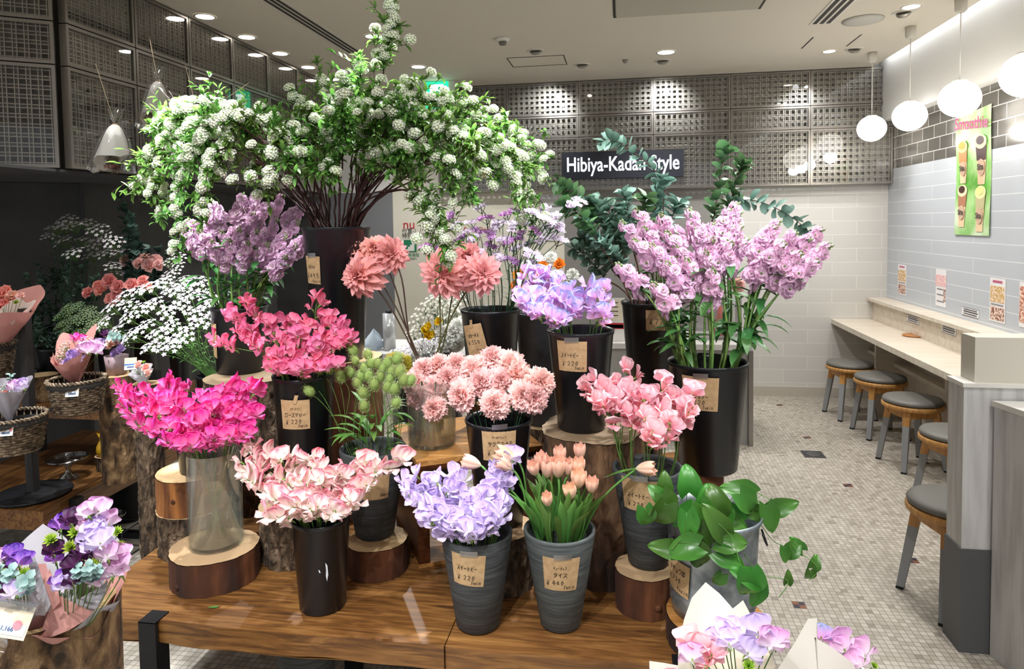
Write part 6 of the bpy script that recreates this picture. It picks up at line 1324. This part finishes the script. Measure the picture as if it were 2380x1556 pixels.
sheetp(t,'inner_paper',P_cream,[(1595,1640),(1600,1500),(1640,1460),(1700,1418),(1727,1396),(1750,1440),(1775,1490),(1800,1545),(1810,1640)],1.46,1.38,.03)
base=V((.40,1.45,.58))
t=bouquet('second cream paper bouquet at the bottom edge, right of the first',base,
 [('pea_lilacblue',1908,1487,.02,.9),('pea_lilacpink',1955,1497,.02,1.0),('pea_lilacpink',1965,1515,0,.9),('pea_lilacpink',2010,1528,.01,1.1),('pea_lilacpink',2000,1552,-.02,1.0),('pea_lilacblue',1930,1498,.02,.8),('grn',2030,1550,0,.8)],1.46,[])
sheetp(t,'outer_paper',P_white,[(1790,1640),(1808,1556),(1850,1490),(1873,1448),(1878,1439),(1899,1438),(1893,1482),(1940,1510),(1985,1545),(2015,1640)],1.40,1.36,.04)
base=V((.11,1.40,.55))
t=bouquet('folded corner of a third cream paper bouquet, bottom edge left of the first',base,[('pea_palepink',1560,1600,0,1)],1.38,[])
sheetp(t,'outer_paper',P_white,[(1509,1537),(1545,1542),(1577,1548),(1585,1640),(1512,1640)],1.44,1.40,.02)
# ---------------------------------------------------------------- hanging dried bouquets
M_cel=thin_glass('cellophane',(.97,.97,.97),.08,.06,.55,.985); P_han=pmat('white_kraft','#e6e3dc',.15); P_kr=pmat('brown_kraft','#a88d6a',.1)
M_dry=petal_mat('dried_red','#8a3a34','#a8524a',trans=.1,var=.3); M_dryg=petal_mat('dried_olive','#6a5c38','#8c7d50',trans=.1,var=.3)
DRY=[umbel(50,M_dry,18,.03,.006,L_twig),umbel(51,M_dryg,22,.035,.006,L_twig)]
def hanging(tie,cord,X,ax,L,label,pm=P_han,sz=1):
    T=atx(*tie,X); Cq=atx(*cord,XL+.015); t=thing('hanging_bouquet',label,'dried bouquet',T)
    d=V(ax).normalized()
    paper('x','paper',T,d,L*.9*sz,.012,.075*sz,pm,t,back=(-.7,0,1),peak=.25,pk=2,ph=.3,cut=.3,crumple=.003,ex=.6)
    paper('x','cellophane',T,d,L*sz,.014,.095*sz,M_cel,t,back=(-.7,0,1),peak=.15,pk=3,ph=.2,cut=.1,crumple=.008,ex=.45)
    paper('x','cellophane_top',T,-d,.075*sz,.010,.03*sz,M_cel,t,peak=.5,pk=5,ph=.2,cut=.1,crumple=.006)
    b=MB(); b.lathe([(.012,-.004),(.0145,0),(.012,.004)],T,16,cap=False); b.build('twine_tie',mat('jute','#8a6a4a',.9),t)
    b=MB(); b.tube([T,T.lerp(Cq,.5)+V((0,0,-.004)),Cq],.0016,5); b.build('twine',mat('jute2','#a08c70',.9),t)
    for k in range(8): p=T+d*L*sz*U(.72,.9)+rv(.03*sz); inst('dried_flowers',DRY[k%2],t,face(p,d+rv(.4),(0,1,0),1.0*sz))
hanging((268,290),(222,148),-2.42,(-.03,-.12,-1),.21,'nearest dried bouquet hanging upside down in white paper and cellophane',sz=1.06)
hanging((367,190),(345,75),-2.42,(-.02,-.10,-1),.24,'second hanging dried bouquet, its red flowers showing below white paper')
hanging((462,272),(430,150),-2.45,(.0,-.12,-1),.22,'third hanging bouquet, half hidden by the white blossom branches')
hanging((507,240),(582,190),-2.45,(.25,-.1,-1),.2,'brown kraft hanging bouquet behind the topmost left blossoms',P_kr,.9)
# ---------------------------------------------------------------- behind the table
M_cab=mat('grey_laminate','#8e8b86',.5); M_cabtop=mat('pale_counter_top','#c2c0bc',.35)
t=thing('service_counter','grey service counter at the back with a pale top','counter',(.4,5.4,0))
b=MB(); b.bb(-.45,.90,5.12,5.7,0,.70); b.build('body',M_cab,t,smooth=False); b=MB(); b.bb(-.47,.92,5.10,5.72,.70,.74); b.build('top',M_cabtop,t,smooth=False)
b=MB(); b.bb(.895,.925,5.08,5.72,0,.70); b.build('end_panel',M_steel,t,smooth=False)
t=thing('display_case','clear acrylic display case on the back counter','display case',(.72,5.4,.74)); b=MB(); b.bb(.55,.88,5.3,5.6,.742,1.08); b.build('case',M_acr,t,smooth=False)
c=V((.74,5.4,.76)); b=MB(); b.lathe([(.0001,.0),(.045,.01),(.06,.05),(.045,.11),(.025,.16),(.015,.24),(.0001,.245)],(c.x,5.42,.745),24); tag(b.build('red_ornament',mat('coral_glass','#d8604c',.3),loc=(c.x,5.42,.745)),'coral red pear-shaped ornament inside the acrylic case','ornament')
p0=aty(1398,700,5.0); p1=aty(1453,790,5.0)
def sheet(name,label,x0,x1,z0,z1,y,parts,base='#ece9e6',th=.004,cat='poster'):
    t=thing(name,label,cat,((x0+x1)/2,y,z0)); b=MB(); b.bb(x0,x1,y,y+th,z0,z1); b.build('sheet',mat('sheet',base,.6),t,smooth=False)
    for nm,u0,u1,v0,v1,c in parts: b=MB(); b.bb(x0+(x1-x0)*u0,x0+(x1-x0)*u1,y-.0015,y,z0+(z1-z0)*v0,z0+(z1-z0)*v1); b.build(nm,mat('ink_'+nm,c,.6),t,smooth=False)
    return t
sheet('menu_stand','white menu sheet with a red band standing on the back counter',p0.x,p1.x,.741,p0.z,5.2,[('red_band',0,1,.28,.42,'#c22f3c'),('white_box',.12,.92,.3,.38,'#f0e8e6'),('list_panel',.05,.9,.48,.95,'#e8dcc8'),('text_line',.3,.7,.88,.9,'#77706a'),('text_line',.3,.7,.78,.8,'#77706a'),('text_line',.3,.7,.68,.7,'#77706a'),('text_line',.3,.7,.58,.6,'#77706a')])
q0=aty(1255,452,6.59); q1=aty(1312,560,6.59)
sheet('notice','pale printed notice on the back wall just under the lattice screen',q0.x,q1.x,q1.z,q0.z,6.592,[('text_line',.1,.9,.72,.76,'#8a8a8c'),('text_line',.1,.9,.45,.47,'#9a9a9c'),('text_line',.1,.9,.35,.37,'#9a9a9c'),('text_line',.1,.9,.25,.27,'#9a9a9c')],'#cfcfd2',cat='notice')
M_ink2=mat('grey_print','#55534f',.7); M_redp=mat('red_print','#b2202c',.6); M_grp=mat('green_print','#1f7a55',.6)
def walltext(txt,x,y,size,m,name,label,cat='sign'):
    p=aty(x,y,6.595); o=text_obj(name,txt,size,(p.x,6.597,p.z),(pi/2,0,0),m,None,.0008,0,'LEFT'); o['label']=label; o['category']=cat; return o
walltext('nu',936,532,.13,M_redp,'wall_lettering','large red lowercase lettering on the cream door')
walltext('付室-1',934,542,.055,M_ink2,'wall_lettering','small grey lettering ending in -1, upper of two lines on the cream door')
walltext('特別避難階段',934,553,.055,M_ink2,'wall_lettering','grey evacuation stairs lettering, lower line on the cream door')
walltext('Staff Only',1078,540,.07,M_redp,'wall_lettering','red staff lettering right of the round prohibition mark')
p=aty(1068,534,6.595); b=MB(); b.tube([(p.x+.022*math.cos(k*pi/10),6.594,p.z+.022*math.sin(k*pi/10)) for k in range(21)],.004,4,cap=False); b.tube([(p.x-.015,6.594,p.z+.015),(p.x+.015,6.594,p.z-.015)],.004,4); tag(b.build('prohibition_mark',M_redp,loc=(p.x,6.594,p.z)),'round red prohibition mark on the cream door','sign')
p0=aty(938,558,6.59); p1=aty(968,586,6.59); t=thing('stairs_sign','green fire stairs pictogram sign on the cream door','sign',(p0.x,6.596,p1.z)); b=MB(); b.bb(p0.x,p1.x,6.594,6.599,p1.z,p0.z); b.build('plate',M_grp,t,smooth=False)
b=MB(); w_=(p1.x-p0.x)/6
for i in range(4): b.bb(p0.x+w_*(1+i),p0.x+w_*(2+i),6.592,6.594,p1.z+.01,p1.z+.03+.022*i)
b.build('stair_steps',M_white,t,smooth=False)
text_obj('lettering','非常階段',.04,(p0.x,6.596,p1.z-.045),(pi/2,0,0),M_grp,t,.0005,0,'LEFT'); text_obj('lettering','Fire Stairs',.032,(p0.x,6.596,p1.z-.075),(pi/2,0,0),M_grp,t,.0005,0,'LEFT')
p=aty(990,480,6.59); b=MB(); b.bb(p.x-.03,p.x+.03,6.59,6.598,p.z-.03,p.z+.03); tag(b.build('red_plate',M_redp,loc=(p.x,6.594,p.z),smooth=False),'tiny square red plate high on the cream door','sign')
# work table with rolls and spare buckets
t=thing('work_table','thin grey work table standing behind the flower display','table',(-1.2,3.8,0))
b=MB(); b.bb(-1.62,-.55,3.62,4.1,.90,.925); b.build('tabletop',M_cabtop,t,smooth=False)
for x in (-1.6,-.58):
    for y in (3.64,4.08): b=MB(); b.bb(x-.015,x+.015,y-.015,y+.015,0,.90); b.build('leg',M_black,t,smooth=False)
p=aty(903,820,3.72); b=MB(); t=thing('cellophane_roll','clear cellophane roll standing upright with a black end cap','roll',(p.x,3.74,.926))
b.lathe([(.0001,.927),(.036,.927),(.036,1.14),(.0001,1.14)],(p.x,3.74,0),32); b.build('roll',mat('roll_film','#b9babb',.2,.3),t)
b=MB(); b.lathe([(.0001,1.141),(.018,1.141),(.018,1.158),(.0001,1.158)],(p.x,3.74,0),20); b.build('end_cap',M_black,t)
b=MB(); p=aty(862,812,3.7); b.grid(lambda i,j:(p.x+.055*math.cos(2*pi*j)*math.sin(pi*(.05+.95*i)**.6)*(1+.25*math.sin(5*2*pi*j+i*6)),3.75+.05*math.sin(2*pi*j)*math.sin(pi*(.05+.95*i)**.6),.928+.11*i+.012*math.sin(3*2*pi*j)*i),10,30,close=True); tag(b.build('plastic_bag',pmat('milky_plastic','#c3cdd6',.5),loc=(p.x,3.75,.927)),'crumpled milky plastic bag beside the cellophane roll','bag')
F1=bk2('black bucket of yellow carnations and white phlox behind the glass vase',965,880,3.2,0,.09,.12)
F2=bk2('black bucket of yellow freesias and white daisies behind the dahlias',1020,830,3.4,0,.09,.13)
F3=bk2('black bucket of mixed orange and white flowers behind the statice',1262,760,3.6,0,.10,.13)
for x,y in [(925,825),(940,815),(960,808),(980,800),(1000,812),(945,830),(975,822),(1010,800)]: simple_stem(F1,aty(x,y,3.2+U(-.05,.05)),R_.choice(UM),'white phlox stem behind the glass vase','white phlox stems behind the glass vase',V((0,-.6,.8)),U(1.2,1.5),'phlox',leaves=2)
YC=rosette(6,.034,[petal_mat('carnation_yellow','#f2dc3c','#f7e870',trans=.3,var=.05),L_cal],5,'yellow_carnation',9,.0045,None,'fan',.004,1.0,.25,(.05,1.45),-.35,7,4)
for x,y in [(915,842),(935,845),(948,852),(925,855)]: simple_stem(F1,aty(x,y,3.14),YC,'yellow carnation behind the bunny-tail grass','yellow carnations behind the bunny tails',V((0,-.7,.6)),1.4,leaves=1)
YF=rosette(2,.028,[petal_mat('freesia_yellow','#f0c000','#f9dc20',trans=.3,var=.05),L_cal],6,'freesia_bloom',6,.002,.003,elev=(.6,1.2))
for x,y in [(1023,750),(1000,763),(996,785),(1015,780),(985,770)]: simple_stem(F2,aty(x,y,3.36),YF,'yellow freesia bloom behind the dahlia stems','yellow freesias behind the dahlia stems',V((U(-.5,.5),-.7,.4)),1.3,'freesia',leaves=2)
DAI=[umbel(60,petal_mat('daisy_white','#f2f0d8','#f6f6f0',trans=.2,var=.03),12,.04,.008)]
for x,y in [(970,745),(985,720),(1000,705),(1020,695),(1040,690),(1060,700),(975,765),(1045,715),(1010,725),(1060,725),(1035,740),(960,780),(1070,750)]: simple_stem(F2,aty(x,y,3.42),DAI[0],'spray of tiny white daisies behind the dahlia stems','white daisy sprays behind the dahlias',V((0,-.6,.7)),U(1.2,1.5),'daisy',leaves=3)
WC=rosette(6,.034,[petal_mat('carnation_white','#f0f2e0','#f8f8f2',trans=.3,var=.03),L_cal],5,'white_carnation',9,.0045,None,'fan',.004,1.0,.25,(.05,1.45),-.35,7,4)
for x,y in [(1050,780),(1065,760),(1060,800),(1040,800),(1075,785),(1030,775)]: simple_stem(F2,aty(x,y,3.35),WC,'white ruffled bloom beside the kraft tag of the statice','white blooms behind the dahlia stems',V((0,-.8,.5)),1.3,'carnation',leaves=1)
OR=rosette(4,.034,[petal_mat('orange_bloom','#f08010','#fb9a28',trans=.3,var=.05),L_cal],7,'orange_bloom',7,.003,.002)
for x,y in [(1205,640),(1200,665),(1258,645),(1300,615),(1310,700),(1262,620)]: simple_stem(F3,aty(x,y,3.6),OR,'orange bloom glimpsed behind the blue-lilac sweet peas','orange blooms behind the sweet peas',V((0,-.8,.4)),1.1,'orange_flower',leaves=2)
for x,y in [(1225,620),(1240,600),(1330,640),(1345,690),(1280,600),(1215,700)]: simple_stem(F3,aty(x,y,3.62),WC,'white bloom behind the statice stems','white blooms behind the statice',V((0,-.8,.4)),1.0,leaves=2)
simple_stem(B9,aty(1713,662,2.6),R_.choice(CAR),'single bright crimson bloom glimpsed through the stock stems',None,V((.2,-.8,.3)),.8,'crimson_flower',leaves=0).children[-1].data=rosette(5,.03,[petal_mat('crimson','#d8206a','#e84a8c',trans=.2),L_cal],8,'crimson_bloom',8,.004,None,'fan',.004,1.0)
